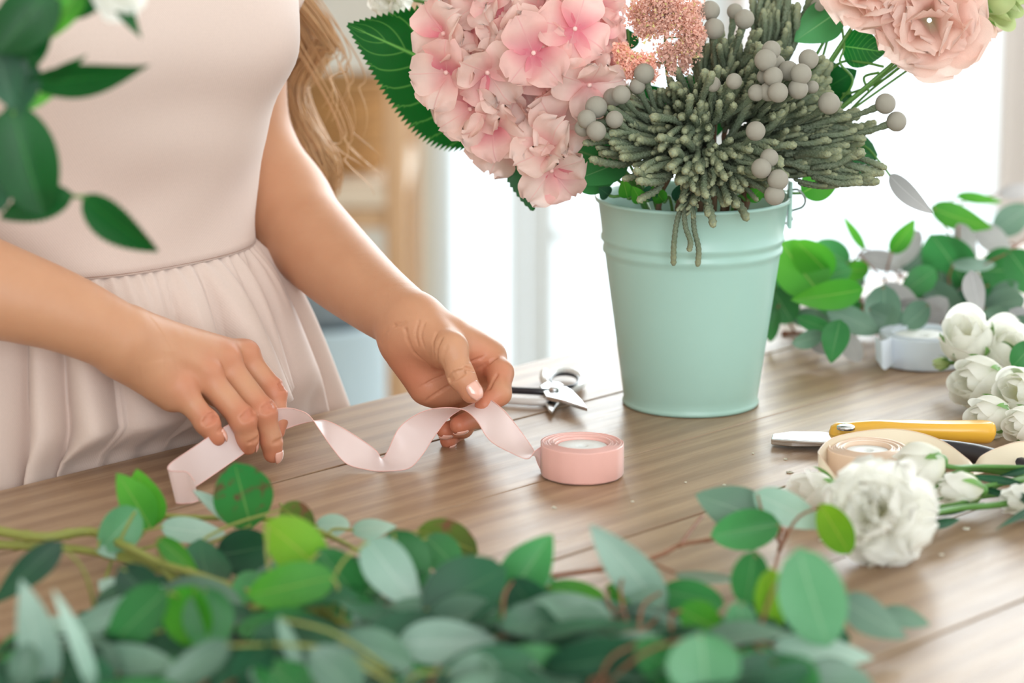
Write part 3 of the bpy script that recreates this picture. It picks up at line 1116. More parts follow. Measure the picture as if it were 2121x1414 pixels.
# head looking down at the ribbon
hc = (0.01, 0.03, 0.605)
body_add((0.01, 0.01, 0.62), (0.01, 0.03, 0.64), 0.078, 0.074, 0.02)
body_add((0.01, 0.045, 0.565), (0.01, 0.075, 0.535), 0.055, 0.026, 0.04)
body_add((0.01, 0.095, 0.60), (0.01, 0.115, 0.575), 0.008, 0.011, 0.012)
body_add((-0.012, 0.092, 0.548), (0.032, 0.092, 0.548), 0.008, 0.008, 0.006)
for s_ in (-1, 1):
    body_add((0.01 + 0.03 * s_, 0.088, 0.607), (0.01 + 0.031 * s_, 0.088, 0.607), 0.012, 0.012, 0.006)
    body_add((0.01 + 0.078 * s_, 0.015, 0.61), (0.01 + 0.08 * s_, 0.01, 0.58), 0.013, 0.009, 0.008)
VB, FB = Fb.mesh()
VB = relax(VB, FB, 2, 0.5)

lady = thing('person', 'woman in a sleeveless pale pink dress standing at the table unrolling pink ribbon', 'person', (BC[0], BC[1], 0))
Vall = np.concatenate([VB, VR, VL])
Fall = np.concatenate([FB, FR + len(VB), FL + len(VB) + len(VR)])
body = part('body', Vall, Fall, M['skin'], lady)
fl = np.zeros(len(Vall))
for c, r, a in flush_pts:
    d = np.linalg.norm(Vall - c, axis=1)
    fl = np.maximum(fl, a * np.exp(-(d / r) ** 2))
at = body.data.attributes.new('flush', 'FLOAT', 'POINT')
at.data.foreach_set('value', fl.astype(np.float32))
print('BODY', len(Vall), len(Fall))

nail(th_l, 3, 0.0078, V3(0.35, -0.8, 0.55), 0.0062, 0.0122, 0.001, lady)
nail(fr_l, 3, 0.0063, V3(0.9, 0.15, 0.55), 0.0048, 0.009, 0.0, lady)
nail(fr_m, 3, 0.0068, V3(0.35, -0.15, 0.0) + FRONT * 0.0 + V3(0.6, -0.5, 0), 0.0045, 0.009, -0.001, lady)
nail(fr_r, 3, 0.0070, V3(1, 0.1, 0.1), 0.005, 0.009, 0.0, lady)
nail(f_m, 3, 0.0066, V3(0.3, -0.2, -1.0), 0.005, 0.0095, 0.0, lady)
nail(f_r, 3, 0.0060, V3(0.3, -0.2, -1.0), 0.0046, 0.009, 0.0, lady)
nail(f_l, 3, 0.0058, V3(0.4, -0.2, -1.0), 0.0044, 0.008, 0.0, lady)

# --- dress
def sstep(a, b, x):
    t = min(1, max(0, (x - a) / (b - a)))
    return t * t * (3 - 2 * t)

def ring(half_l, half_f, z, n, off_f=0.0, fn=None):
    out = []
    for j in range(n):
        a = 2 * math.pi * j / n
        ca, sa = math.cos(a), math.sin(a)
        # superellipse, a: 0 = her left, pi/2 = front
        r = 1.0 / (abs(ca) ** 2.3 + abs(sa) ** 2.3) ** (1 / 2.3)
        l, f = half_l * r * ca, half_f * r * sa + off_f
        if fn:
            l, f = fn(a, l, f)
        out.append(bp(l, f, z))
    return out
BN = 160
bod = MB()
rows = [(-0.004 + 0.131, 0.132, 0.100, 0.0), (0.150, 0.131, 0.099, 0.0), (0.18, 0.133, 0.102, 0.002), (0.21, 0.139, 0.108, 0.006),
        (0.24, 0.143, 0.110, 0.010), (0.27, 0.154, 0.117, 0.013), (0.30, 0.161, 0.118, 0.012), (0.33, 0.164, 0.113, 0.008),
        (0.36, 0.168, 0.104, 0.0), (0.39, 0.168, 0.090, -0.006), (0.42, 0.160, 0.072, -0.012), (0.445, 0.135, 0.058, -0.014), (0.455, 0.10, 0.052, -0.014)]
rr = catmull([list(r) for r in rows], 44)
V = []
for (z, hl, hf, of) in rr:
    def fn(a, l, f, z=z):
        bust = 0.010 * math.exp(-((z - 0.275) / 0.045) ** 2) * (math.exp(-((a - 1.05) / 0.3) ** 2) + math.exp(-((a - 2.09) / 0.3) ** 2))
        wr = 0.0016 * math.sin(a * 7 + z * 60) * math.exp(-((z - 0.17) / 0.035) ** 2) + 0.0022 * math.sin(3 * a - z * 75) * math.exp(-((z - 0.24) / 0.05) ** 2)
        q = math.hypot(l, f)
        s_ = 1 + (bust + wr) / max(q, 1e-3)
        return l * s_, f * s_
    V += ring(hl, hf, z, BN, of, fn)
F = []
for i in range(len(rr) - 1):
    for j in range(BN):
        F.append((i * BN + j, i * BN + (j + 1) % BN, (i + 1) * BN + (j + 1) % BN, (i + 1) * BN + j))
bodice = part('bodice', V, F, M['dress'], lady)
so = bodice.modifiers.new('solid', 'SOLIDIFY')
so.thickness = 0.0012
V = np.array(V)
# waist seam and dart, slightly sunken rows of stitches
wr_ = V[:BN]
wl = [p + (p - np.array([BC[0], BC[1], p[2]])) * 0.006 + V3(0, 0, 0.0015) for p in wr_] + [wr_[0] + (wr_[0] - np.array([BC[0], BC[1], wr_[0][2]])) * 0.006 + V3(0, 0, 0.0015)]
Vt, Ft, Ut = tube(np.array(wl), 0.0007, 5, cap=False)
part('waist_seam', Vt, Ft, M['seam'], lady, Ut)
for col0, col1, r0, r1 in ((0.757, 0.70, 0, 15),):
    path = []
    for i in range(r0, r1):
        t = (i - r0) / (r1 - r0)
        j = (col0 + (col1 - col0) * t) * BN * 0.5
        j0 = int(j)
        p = V[i * BN + j0 % BN] * (1 - (j - j0)) + V[i * BN + (j0 + 1) % BN] * (j - j0)
        path.append(p + nrm((p - np.array([BC[0], BC[1], p[2]]))) * 0.0002)
    Vt, Ft, Ut = tube(np.array(path), 0.0007, 5)
    part('dart_seam', Vt, Ft, M['seam'], lady, Ut)
# cap sleeves
for s_, sh in ((1, L_up), (-1, R_sh)):
    cc = bp(0.150 * s_, -0.004, 0.308)
    Vv, Ff = [], []
    nA, nB = 20, 8
    for i in range(nB):
        t = i / (nB - 1)
        for j in range(nA + 1):
            a = math.pi * j / nA
            out = 0.022 + 0.052 * math.sin(a) * t
            rad = 0.058 + 0.005 * t
            up = math.sin(a) * rad
            ff = -math.cos(a) * rad
            Vv.append(cc + LEFT * s_ * (out - 0.012) + FRONT * ff + V3(0, 0, up - 0.018 * t))
    for i in range(nB - 1):
        for j in range(nA):
            Ff.append((i * (nA + 1) + j, i * (nA + 1) + j + 1, (i + 1) * (nA + 1) + j + 1, (i + 1) * (nA + 1) + j))
    o = part('cap_sleeve', Vv, Ff, M['dress'], lady)
    q = o.modifiers.new('solid', 'SOLIDIFY')
    q.thickness = 0.0015
# skirt: gathered at the waist, deep folds, held back by the table edge
SN, SR = 620, 70
gather = rng.uniform(0, 2 * math.pi, 64)
folds = []
a = 0.0
while a < 2 * math.pi:
    wdt = float(rng.uniform(0.15, 0.40))
    folds.append((a, wdt, float(rng.uniform(0.5, 1.0)), float(rng.uniform(-0.35, 0.35))))
    a += wdt
V = []
for i in range(SR):
    t = i / (SR - 1)
    z = 0.127 - 0.56 * t ** 1.15
    drop = 0.127 - z
    for j in range(SN):
        a = 2 * math.pi * j / SN
        ca, sa = math.cos(a), math.sin(a)
        r = 1.0 / (abs(ca) ** 2.3 + abs(sa) ** 2.3) ** (1 / 2.3)
        fl_ = drop * 0.33 + 0.016 * (1 - math.exp(-drop / 0.02))
        # fold profile: rounded ridges with narrow valleys
        amp = 0.0
        for (a0, wd, am, dr) in folds:
            aa = a0 + dr * wd * t * 2
            u = (a - aa) / wd
            if u < 0:
                u += 2 * math.pi / wd
            if u < 1:
                amp += am * (math.sin(math.pi * u ** 1.5) ** 0.5)
        fine_a = 0.0016 * math.exp(-drop / 0.025) * math.sin(a * 70 + 2 * math.sin(a * 7))
        big = math.sin(a * 9 + 1.3 + drop * 1.5) * 0.5 + math.sin(a * 5 + 0.4) * 0.5
        rad = fl_ + (0.030 * (1 - math.exp(-drop / 0.03)) + 0.07 * drop) * (amp - 0.55) + 0.085 * drop * big + fine_a
        l, f = (0.1315 * r + rad) * ca, (0.0995 * r + rad) * sa
        p = bp(l, f, z)
        # the table edge presses the cloth back
        d = float(np.dot(p - EM, N2))
        lim = 0.004 + 0.002 * math.sin(a * 40)
        if z < 0.03 and d < 0.03:
            kk = sstep(0.035, 0.0, z)
            dd = lim + 0.012 * math.exp((min(d, 0.03) - 0.03) / 0.05) * (1 + 0.35 * (amp - 0.5))
            p = p + N2 * (max(dd - d, 0)) * kk
        V.append(p)
F = []
for i in range(SR - 1):
    for j in range(SN):
        F.append((i * SN + j, (i + 1) * SN + j, (i + 1) * SN + (j + 1) % SN, i * SN + (j + 1) % SN))
skirt = part('skirt', V, F, M['dress'], lady)

# --- hair: long wavy locks behind her left arm
def lock(path, n, spread, mat=M['hair'], wave=0.006, r=0.00042, taper=1.0):
    mb = MB()
    c = catmull([bp(0.085, -0.02, 0.66), bp(0.10, -0.055, 0.56), bp(0.125, -0.085, 0.46)] + list(path[2:]), 72)
    for q in range(n):
        o1 = rng.normal(0, 1, 3) * spread
        o2 = rng.normal(0, 1, 3) * spread * taper
        ph = rng.uniform(0, 0.9)
        wv = wave * rng.uniform(0.6, 1.3)
        pts = []
        for i, p in enumerate(c):
            t = i / 71
            fr = 4.2 * math.pi * t + ph
            pts.append(p + o1 * (1 - t) + o2 * t + V3(math.cos(fr), math.sin(fr), 0) * wv)
        mb.add(*tube(np.array(pts), [r * 1.4] * 60 + list(np.linspace(r * 1.4, r * 0.5, 12)), 3, cap=False))
    return mb
hair = MB()
for path, n, sp, wv in (
        ([(640, -420, 2.22), (630, -150, 2.24), (628, 60, 2.25), (640, 180, 2.25), (665, 290, 2.24), (676, 390, 2.24)], 200, 0.0052, 0.007),
        ([(625, -420, 2.2), (650, -120, 2.25), (640, 40, 2.27), (618, 150, 2.27), (632, 250, 2.26), (660, 340, 2.26), (672, 380, 2.25)], 180, 0.0055, 0.007),
        ([(655, -400, 2.2), (665, -100, 2.23), (655, 30, 2.23), (660, 90, 2.23), (640, 170, 2.24), (655, 250, 2.24), (684, 330, 2.24), (680, 400, 2.24)], 130, 0.004, 0.006),
        ([(690, -300, 2.2), (700, -40, 2.22), (705, 60, 2.22), (712, 140, 2.22), (700, 230, 2.22)], 8, 0.01, 0.006),
        ([(700, -200, 2.2), (690, 60, 2.22), (700, 200, 2.22), (716, 290, 2.22), (760, 350, 2.22)], 5, 0.009, 0.006)):
    m_ = lock([J((p[0] - 12, p[1] + 10, p[2])) for p in path], n, sp, wave=wv)
    hair.add(np.concatenate(m_.V), m_.F, np.concatenate(m_.U))
o = hair.obj('hair_locks', M['hair'], lady)
o['kind'] = 'stuff'
# hair cap over the head
hb = MB()
hcw = bp(0.01, 0.005, 0.635)
V, F, U = uvsphere((0, 0, 0), (0.088, 0.092, 0.088), 48, 32)
Vw = []
for p in V:
    q = LEFT * p[0] + FRONT * p[1] + V3(0, 0, p[2])
    # open the face: pull the front lower part inside
    if p[1] > 0.03 and p[2] < 0.035:
        q = q - FRONT * (p[1] - 0.03) * 1.0
    Vw.append(hcw + q)
hb.add(Vw, F, U)
for s_ in (-1, 1):
    pth = catmull([bp(0.01 + 0.06 * s_, 0.03, 0.68), bp(0.01 + 0.085 * s_, 0.01, 0.60), bp(0.085 * s_ + 0.01, 0.005, 0.52), bp(0.12 * s_, -0.02, 0.44), bp(0.145 * s_, -0.05, 0.38)], 16)
    hb.add(*tube(pth, [0.02 + 0.008 * math.sin(i * 0.4) for i in range(16)], 10))
hb.obj('hair_cap', M['hair'], lady)

# ------------------------------------------------------------------ ribbon rolls
def roll(name, label, cx, cy, r, h, core_r, mats, wind=True, turns=9, cat='ribbon roll'):
    c = V3(cx, cy, TZ + 0.0008)
    t = thing(name, label, cat, c)
    prof = [(core_r, 0.001), (r - 0.0006, 0.0), (r, 0.0012), (r + 0.0002, h * 0.5), (r, h - 0.0012)]
    n = turns
    for i in range(n):
        ra = r - (r - core_r) * i / n
        rb = r - (r - core_r) * (i + 1) / n
        lift = 0.0008 * math.sin(i * 2.1)
        prof += [(ra - 0.0002, h + lift), ((ra + rb) / 2, h - 0.0002 + lift), (rb + 0.0003, h - 0.0022)]
    V, F = lathe(prof, c, 96, close=True)
    V = np.array(V)
    # layers are not perfectly round
    d = V - c
    a = np.arctan2(d[:, 1], d[:, 0])
    rr = np.hypot(d[:, 0], d[:, 1])
    k = 1 + 0.012 * np.sin(3 * a + rr * 900) * (rr > core_r * 1.05) * (rr < r * 0.99) + 0.006 * (np.sin(9 * a + 1) + 0.6 * np.sin(17 * a)) * (rr >= r * 0.97)
    V[:, 0] = c[0] + d[:, 0] * k
    V[:, 1] = c[1] + d[:, 1] * k
    part('wound_ribbon', V, F, mats[0], t, np.c_[a / 6.28, d[:, 2] / h])
    hole = 0.17 * core_r
    V, F = lathe([(hole, 0.001), (core_r - 0.0003, 0.001), (core_r - 0.0002, h - 0.0032), (core_r - 0.001, h - 0.0022), (hole + 0.002, h - 0.002), (hole + 0.0006, h - 0.0026), (hole, h - 0.004)], c, 48, close=True)
    part('core_disc', V, F, M['card'], t)
    # loose outer turn end
    a = np.linspace(1.2, 3.0, 22)
    rr = r + 0.0005 + 0.0006 * np.sin((a - 1.2) / 1.8 * math.pi)
    V, F, U = strip(np.c_[c[0] + rr * np.cos(a), c[1] + rr * np.sin(a), np.full(22, c[2] + h + 0.0002)],
                    np.c_[c[0] + rr * np.cos(a), c[1] + rr * np.sin(a), np.full(22, c[2] + 0.0002)], 4)
    part('outer_turn', V, F, mats[0], t, U)
    return t

def strip(A, B, n=6, bulge=0.0, nb=None):
    A, B = np.asarray(A), np.asarray(B)
    V, U, F = [], [], []
    m = len(A)
    for i in range(m):
        for j in range(n):
            s = j / (n - 1)
            V.append(A[i] * (1 - s) + B[i] * s)
            U.append((i / (m - 1), s))
    for i in range(m - 1):
        for j in range(n - 1):
            F.append((i * n + j, i * n + j + 1, (i + 1) * n + j + 1, (i + 1) * n + j))
    return np.array(V), F, np.array(U)

RC = P(1206, 986)
roll('ribbon_roll', 'pink satin ribbon roll standing alone in front of the mint bucket', RC[0], RC[1] + 0.002, 0.0283, 0.0225, 0.0178, (M['pinkroll'],))
WR_ = P(1910, 752)
roll('ribbon_roll', 'white ribbon roll behind the white rosebuds near the back greenery', WR_[0], WR_[1], 0.034, 0.0245, 0.024, (M['whiteribbon'],), turns=5)
CRp = P(1795, 998)
roll('ribbon_roll', 'cream ribbon roll behind the big white carnation', CRp[0], CRp[1], 0.0275, 0.0235, 0.0155, (M['creamroll'],), turns=8)

def ribbon(name, label, st, mat, W=0.0238, n=150, parent=None):
    """stations: (edge A px,py), (edge B px,py), Y, sign; true width is kept"""
    A, B = [], []
    cs = catmull([[*s[0], *s[1], s[2], s[3]] for s in st], n)
    A0, B0 = [], []
    for ax, ay, bx, by, Y, sg in cs:
        lat = np.linalg.norm(Q(ax, ay, Y) - Q(bx, by, Y))
        dy = math.sqrt(max(W * W - lat * lat, 0.0)) * sg
        a, b = Q(ax, ay, Y - dy / 2), Q(bx, by, Y + dy / 2)
        for q in (a, b):
            q[2] = max(q[2], TZ + 0.0008)
        A0.append(a)
        B0.append(b)
    V, F, U = strip(A0, B0, 7)
    U = np.c_[U[:, 1], U[:, 0]]
    o = part(name, V, F, mat, parent, U)
    # woven selvedge on both edges
    return o, A0, B0

T_ = [((403, 996), (411, 1040), 1.806, 1), ((388, 978), (401, 1043), 1.806, 1), ((370, 976), (386, 1045), 1.806, 1), ((353, 975), (372, 1045), 1.807, 1),
      ((347, 969), (364, 1040), 1.812, 1), ((357, 956), (377, 1026), 1.820, 0.8), ((398, 928), (420, 998), 1.850, 0.4), ((465, 884), (495, 946), 1.878, 0.3),
      ((530, 853), (555, 905), 1.90, 0.5), ((588, 845), (600, 885), 1.913, 1), ((618, 849), (625, 877), 1.92, 1), ((641, 861), (644, 873), 1.922, 1),
      ((664, 893), (672, 870), 1.920, 1), ((690, 930), (706, 884), 1.912, 1), ((718, 960), (748, 910), 1.905, 0.9), ((758, 972), (778, 932), 1.902, 1),
      ((805, 977), (791, 949), 1.902, 1), ((848, 969), (803, 934), 1.905, 1), ((876, 940), (824, 890), 1.912, 0.3), ((898, 906), (853, 864), 1.918, -0.5),
      ((927, 868), (889, 848), 1.924, -1), ((953, 849), (934, 844), 1.926, -1), ((980, 836), (966, 851), 1.922, -1), ((1008, 826), (989, 873), 1.915, -1),
      ((1034, 841), (1006, 901), 1.908, -0.6), ((1058, 866), (1024, 919), 1.902, -0.6), ((1088, 906), (1056, 936), 1.895, -1), ((1106, 934), (1092, 950), 1.890, -1),
      ((1113, 957), (1108, 934), 1.888, -1), ((1126, 985), (1122, 924), 1.889, -0.3)]
rib, RA, RB = ribbon('ribbon', '', T_, M['pinkribbon'])
tag(rib, 'loose twisted pink satin ribbon held between the two hands', 'ribbon')
for side, E in (('a', RA), ('b', RB)):
    V, F, U = tube(np.array(E), 0.00032, 4, cap=False)
    o = part('ribbon_edge', V, F, M['pinkroll'], rib, U)

# cream ribbon: a wide loose turn round the roll and a second arch to the right
Cr = [((1745, 1075), (1742, 1000), 1.800, 0.4), ((1702, 1020), (1700, 945), 1.815, 0.3), ((1696, 990), (1697, 932), 1.84, 0.3), ((1718, 968), (1722, 908), 1.87, 0.4), ((1770, 952), (1778, 894), 1.892, 0.6),
      ((1840, 944), (1845, 888), 1.902, 0.6), ((1905, 948), (1905, 896), 1.899, 0.6), ((1965, 962), (1958, 916), 1.885, 0.8), ((2010, 980), (2004, 950), 1.868, 0.9), ((2018, 984), (2018, 962), 1.86, 1),
      ((2040, 978), (2033, 944), 1.862, 0.9), ((2075, 970), (2070, 926), 1.872, 0.8), ((2125, 962), (2120, 914), 1.875, 0.6), ((2190, 985), (2190, 925), 1.86, 0.5), ((2215, 1040), (2218, 975), 1.82, 0.5)]
cr, CA, CB = ribbon('ribbon', '', Cr, M['cream'], 0.0238, 120)
tag(cr, 'loose cream ribbon curling in two arches around the cream roll', 'ribbon')
for E in (CA, CB):
    V, F, U = tube(np.array(E), 0.0003, 4, cap=False)
    part('ribbon_edge', V, F, M['creamroll'], cr, U)
# loose end of the white roll
we = [((1815, 745), (1812, 697), 2.20, 0.3), ((1832, 765), (1828, 705), 2.19, 0.3), ((1850, 752), (1848, 696), 2.21, 0.3)]
o, _, _ = ribbon('ribbon', '', we, M['whiteribbon'], 0.0238, 20)
tag(o, 'short loose white ribbon end at the left of the white roll', 'ribbon')

# ------------------------------------------------------------------ mint bucket
PC = P(1430, 832)
pot = thing('flower_bucket', 'mint green enamelled metal bucket full of flowers on the table', 'bucket', PC)
H_ = 0.1585
def pr(z):
    return 0.0500 + (0.0715 - 0.0500) * z / H_
prof = [(0.001, 0.003), (0.047, 0.003), (0.0475, 0.0), (pr(0) + 0.0012, 0.0), (pr(0) + 0.0018, 0.0015), (pr(0) + 0.0012, 0.003), (pr(0.004), 0.0045)]
for z in np.linspace(0.01, 0.112, 10):
    prof.append((pr(z), z))
for zc in (0.1185, 0.1275):
    prof += [(pr(zc - 0.003), zc - 0.0032), (pr(zc) + 0.0013, zc - 0.0012), (pr(zc) + 0.0013, zc + 0.0012), (pr(zc + 0.003), zc + 0.0032)]
prof += [(pr(0.14), 0.14), (pr(H_ - 0.004), H_ - 0.004), (pr(H_) + 0.0016, H_ - 0.003), (pr(H_) + 0.0022, H_ - 0.0012), (pr(H_) + 0.0012, H_),
         (pr(H_) - 0.0004, H_ - 0.0008), (pr(H_) - 0.0016, H_ - 0.004), (pr(0.08) - 0.0014, 0.08), (pr(0.006) - 0.0014, 0.006), (0.001, 0.0055)]
V, F = lathe(prof, PC, 96)
part('bucket_body', V, F, M['mint'], pot)
er = PC + V3(pr(H_) + 0.0012, -0.004, 0)
for sg in (1,):
    e0 = PC + V3(sg * (pr(0.15) + 0.0014), 0.0, 0)
    V, F = box((e0[0] - 0.0012, e0[1] - 0.007, TZ + 0.134), (e0[0] + 0.0018, e0[1] + 0.007, TZ + 0.170))
    bevel(part('handle_ear', V, F, M['mint'], pot, None, False), 0.0012)
cB = PC + V3(0, 0, 0.162)
pth = [cB + V3(0.071, 0, 0), cB + V3(0.078, -0.002, 0.001), cB + V3(0.0835, -0.001, -0.006), cB + V3(0.082, 0.004, -0.013), cB + V3(0.074, 0.012, -0.018)]
for a in np.linspace(0.25, math.pi - 0.25, 12):
    pth.append(cB + V3(math.cos(a) * 0.079, 0.008 + math.sin(a) * 0.072, -0.020 - 0.028 * math.sin(a)))
pth = [p if p[0] > cB[0] - 0.066 else p + V3(0.012, 0.004, 0) for p in pth]
V, F, U = tube(catmull(pth, 70), 0.0009, 6)
part('wire_handle', V, F, M['wire'], pot, U)

# ------------------------------------------------------------------ cutting tools
def flat_poly(pxs, z0, z1, h=None):
    h = z0 if h is None else h
    return prism([P(x, y, h)[:2] for x, y in pxs], TZ + z0, TZ + z1)
# dark handled pruning scissors behind the hand
sc = thing('floral_scissors', 'small steel floral snips with a ring handle lying behind her hand', 'scissors', P(1140, 815))
V, F, U = tube(catmull([P(1128 + 38 + 37 * math.cos(a) + 3, 788 + 19 * math.sin(a), 0.006) for a in np.linspace(0, 2 * math.pi, 15)], 40), 0.0036, 8, cap=False)
part('ring_handle', V, F, M['whiteplastic'], sc, U)
V, F, U = tube(catmull([P(1166 + 30 * math.cos(a) + 3, 788 + 14 * math.sin(a), 0.0085) for a in np.linspace(0, 2 * math.pi, 15)], 40), 0.0016, 6, cap=False)
part('ring_lining', V, F, M['black'], sc, U)
V, F, U = tube(catmull([P(1128, 770, 0.006), P(1126, 785, 0.006), P(1140, 800, 0.006), P(1160, 806, 0.006)], 12), 0.0032, 8)
part('handle_neck', V, F, M['whiteplastic'], sc, U)
V, F, U = tube(catmull([P(1010, 805, 0.008), P(1060, 808, 0.008), P(1120, 811, 0.008), P(1142, 812, 0.007)], 12), [0.0028] * 12, 8)
part('dark_handle', V, F, M['black'], sc, U)
V, F, U = tube(catmull([P(1000, 822, 0.004), P(1060, 829, 0.004), P(1110, 832, 0.004), P(1135, 832, 0.004)], 12), [0.003] * 12, 8)
part('pale_handle', V, F, M['whiteplastic'], sc, U)
bevel(part('blade', *flat_poly([(1118, 806), (1134, 797), (1160, 799), (1185, 815), (1205, 835), (1217, 853), (1195, 846), (1165, 836), (1130, 828)], 0.0065, 0.0095), M['steel'], sc, None, False), 0.0008)
bevel(part('blade', *flat_poly([(1124, 826), (1142, 822), (1162, 832), (1150, 848), (1143, 859), (1136, 855), (1130, 842)], 0.002, 0.005), M['steel'], sc, None, False), 0.0008)
V, F = lathe([(0.0001, 0.0), (0.0042, 0.0), (0.0042, 0.0016), (0.003, 0.0026), (0.0001, 0.0028)], P(1148, 808, 0.0095), 20)
part('pivot_screw', V, F, M['steel'], sc)
# yellow handled secateurs at the right
yl = thing('secateurs', 'secateurs with a yellow handle lying behind the cream ribbon', 'secateurs', P(1850, 900))
V, F = flat_poly([(1597, 921), (1600, 911), (1640, 905), (1700, 906), (1726, 909), (1735, 921), (1700, 926), (1640, 926)], 0.002, 0.0065)
bevel(part('lower_blade', V, F, M['steel'], yl, None, False), 0.0008)
V, F = flat_poly([(1598, 915), (1650, 907), (1722, 904), (1745, 912), (1740, 922), (1650, 918)], 0.0072, 0.0095)
bevel(part('upper_blade', V, F, M['steel'], yl, None, False), 0.0006)
hp = catmull([P(1722, 896, 0.010), P(1765, 893, 0.011), P(1850, 890, 0.013), (P(1950, 890, 0.014)), P(2030, 892, 0.013), P(2050, 893, 0.012)], 30)
hr = list(np.interp(np.linspace(0, 1, 30), [0, 0.06, 0.2, 0.5, 0.8, 0.95, 1], [0.005, 0.0072, 0.0068, 0.0085, 0.0092, 0.0088, 0.005]))
V, F, U = tube(hp, hr, 16, flat=1.0)
V[:, 2] = np.clip(V[:, 2], TZ + 0.0012, hp[:, 2].max() + 0.0055)
part('yellow_handle', V, F, M['yellow'], yl, U)
V, F = lathe([(0.0001, 0), (0.0065, 0), (0.0065, 0.002), (0.0045, 0.003), (0.0001, 0.003)], P(1752, 888, 0.0165), 24)
part('pivot_bolt', V, F, M['steel'], yl)
hp = catmull([P(1745, 915, 0.008), P(1850, 922, 0.008), P(1950, 930, 0.009), P(2040, 945, 0.009), P(2140, 972, 0.009)], 30)
V, F, U = tube(hp, list(np.interp(np.linspace(0, 1, 30), [0, 0.2, 0.7, 1], [0.005, 0.0062, 0.0075, 0.006])), 14)
part('black_handle', V, F, M['black'], yl, U)

# ------------------------------------------------------------------ leaves and branches
def prof_w(t, kind):
    if kind == 'round':
        return (math.sin(math.pi * min(1, t) ** 0.92) + 1e-4) ** 0.58
    if kind == 'ovate':
        return (math.sin(math.pi * t ** 0.72) + 1e-4) ** 0.8
    if kind == 'acute':
        return (math.sin(math.pi * t ** 0.66) + 1e-4) ** 0.95 * (1 - 0.12 * t)
    return (math.sin(math.pi * t ** 0.85) + 1e-4) ** 1.1          # lance

def leaf(parent, base, tip, hw, mat, roll=0.0, fold=0.15, bend=0.05, kind='ovate', serr=0, name='leaf', nt=13, ns=7, twist=0.0, dry=None, on_table=True, nref=None):
    """base, tip: world points; hw: half width in metres as seen"""
    base, tip = np.array(base, dtype=float), np.array(tip, dtype=float)
    a = tip - base
    L = np.linalg.norm(a)
    a = a / L
    v = nrm(CAM - (base + tip) / 2) if nref is None else nrm(nref)
    n = nrm(v - a * np.dot(v, a))
    sd = np.cross(a, n)
    w0 = hw / max(math.cos(math.radians(roll)), 0.3)
    V, U = [], []
    ph = random.uniform(0, 6.28)
    if serr:
        nt = serr * 2 + 1
    for i in range(nt):
        t = i / (nt - 1)
        ra = math.radians(roll + twist * (t - 0.5))
        nn = n * math.cos(ra) + sd * math.sin(ra)
        ss = sd * math.cos(ra) - n * math.sin(ra)
        w = w0 * prof_w(min(max(t, 0.0), 1.0), kind) if 0 < t < 1 else w0 * (0.04 if t == 0 else 0.01)
        for j in range(ns):
            s = j / (ns - 1) * 2 - 1
            we = w
            sh = 0.0
            if serr and abs(s) > 0.99 and 0 < i < nt - 1:
                we = w * (1.03 if i % 2 else 0.93)
                sh = L * 0.016 if i % 2 else 0
            zz = abs(s) ** 1.3 * w * fold * 1.6 + bend * L * (4 * t * (1 - t)) + 0.03 * w * math.sin(5 * t + 3 * s + ph)
            V.append(base + a * (t * L + sh) + ss * (s * we) + nn * zz)
            U.append((0.5 + 0.5 * s, t))
    V = np.array(V)
    if on_table:
        lo = V[:, 2].min()
        if lo < TZ + 0.0015:
            V[:, 2] = np.maximum(V[:, 2], TZ + 0.0015 + 0.0008 * np.sin(np.arange(len(V))))
    F = []
    for i in range(nt - 1):
        for j in range(ns - 1):
            F.append((i * ns + j, i * ns + j + 1, (i + 1) * ns + j + 1, (i + 1) * ns + j))
    return part(name, V, F, M[mat], parent, U, origin=base)

def fleaf(parent, sm, stem_pts, b, t, hwp, mat, roll=None, kind='round', lift=30, dy=None, **kw):
    """foreground leaf: depth follows from how low it reaches, lying above the table"""
    if b[0] == t[0] and b[1] == t[1]:
        t = (t[0] + 1, t[1])
    dx, dyy = t[0] - b[0], t[1] - b[1]
    ln = math.hypot(dx, dyy)
    low = max(b[1], t[1]) + hwp * abs(dx) / ln * 0.9
    Y = P(b[0], low + lift)[1]
    d = (random.uniform(-0.012, 0.012) if dy is None else dy)
    B_, T__ = Q(b[0], b[1], Y), Q(t[0], t[1], Y + d)
    if 'flat' in kw:
        hz = kw.pop('flat')
        B_ = P(b[0], b[1], hz)
        an_ = math.atan2(t[1] - b[1], t[0] - b[0])
        T__ = B_ + V3(math.cos(an_), -math.sin(an_), random.uniform(-0.2, 0.25)) * random.uniform(0.038, 0.056)
        kw['nref'] = V3(random.uniform(-0.4, 0.4), random.uniform(-0.9, 0.1), 0.9)
        Y = B_[1]
    o = leaf(parent, B_ + (B_ - T__) * 0.03, T__ + (T__ - B_) * 0.05, 1.13 * hwp * MPP(Y), mat, roll=random.uniform(-22, 22) if roll is None else roll, kind=kind,
             fold=kw.pop('fold', random.uniform(0.02, 0.22)), bend=kw.pop('bend', random.uniform(-0.08, 0.08)), twist=random.uniform(-14, 14), **kw)
    if len(stem_pts):
        i = int(np.argmin(np.linalg.norm(stem_pts - B_, axis=1)))
        e = stem_pts[i]
        if np.linalg.norm(e - B_) < 0.10:
            mid = (e + B_) / 2 + V3(0, 0, 0.003) - nrm(T__ - B_) * 0.004
            sm.add(*tube(catmull([e, mid, B_ + nrm(T__ - B_) * 0.001], 8), [0.0012, 0.0011, 0.001, 0.001, 0.0009, 0.0009, 0.0008, 0.0008], 5))
    return o

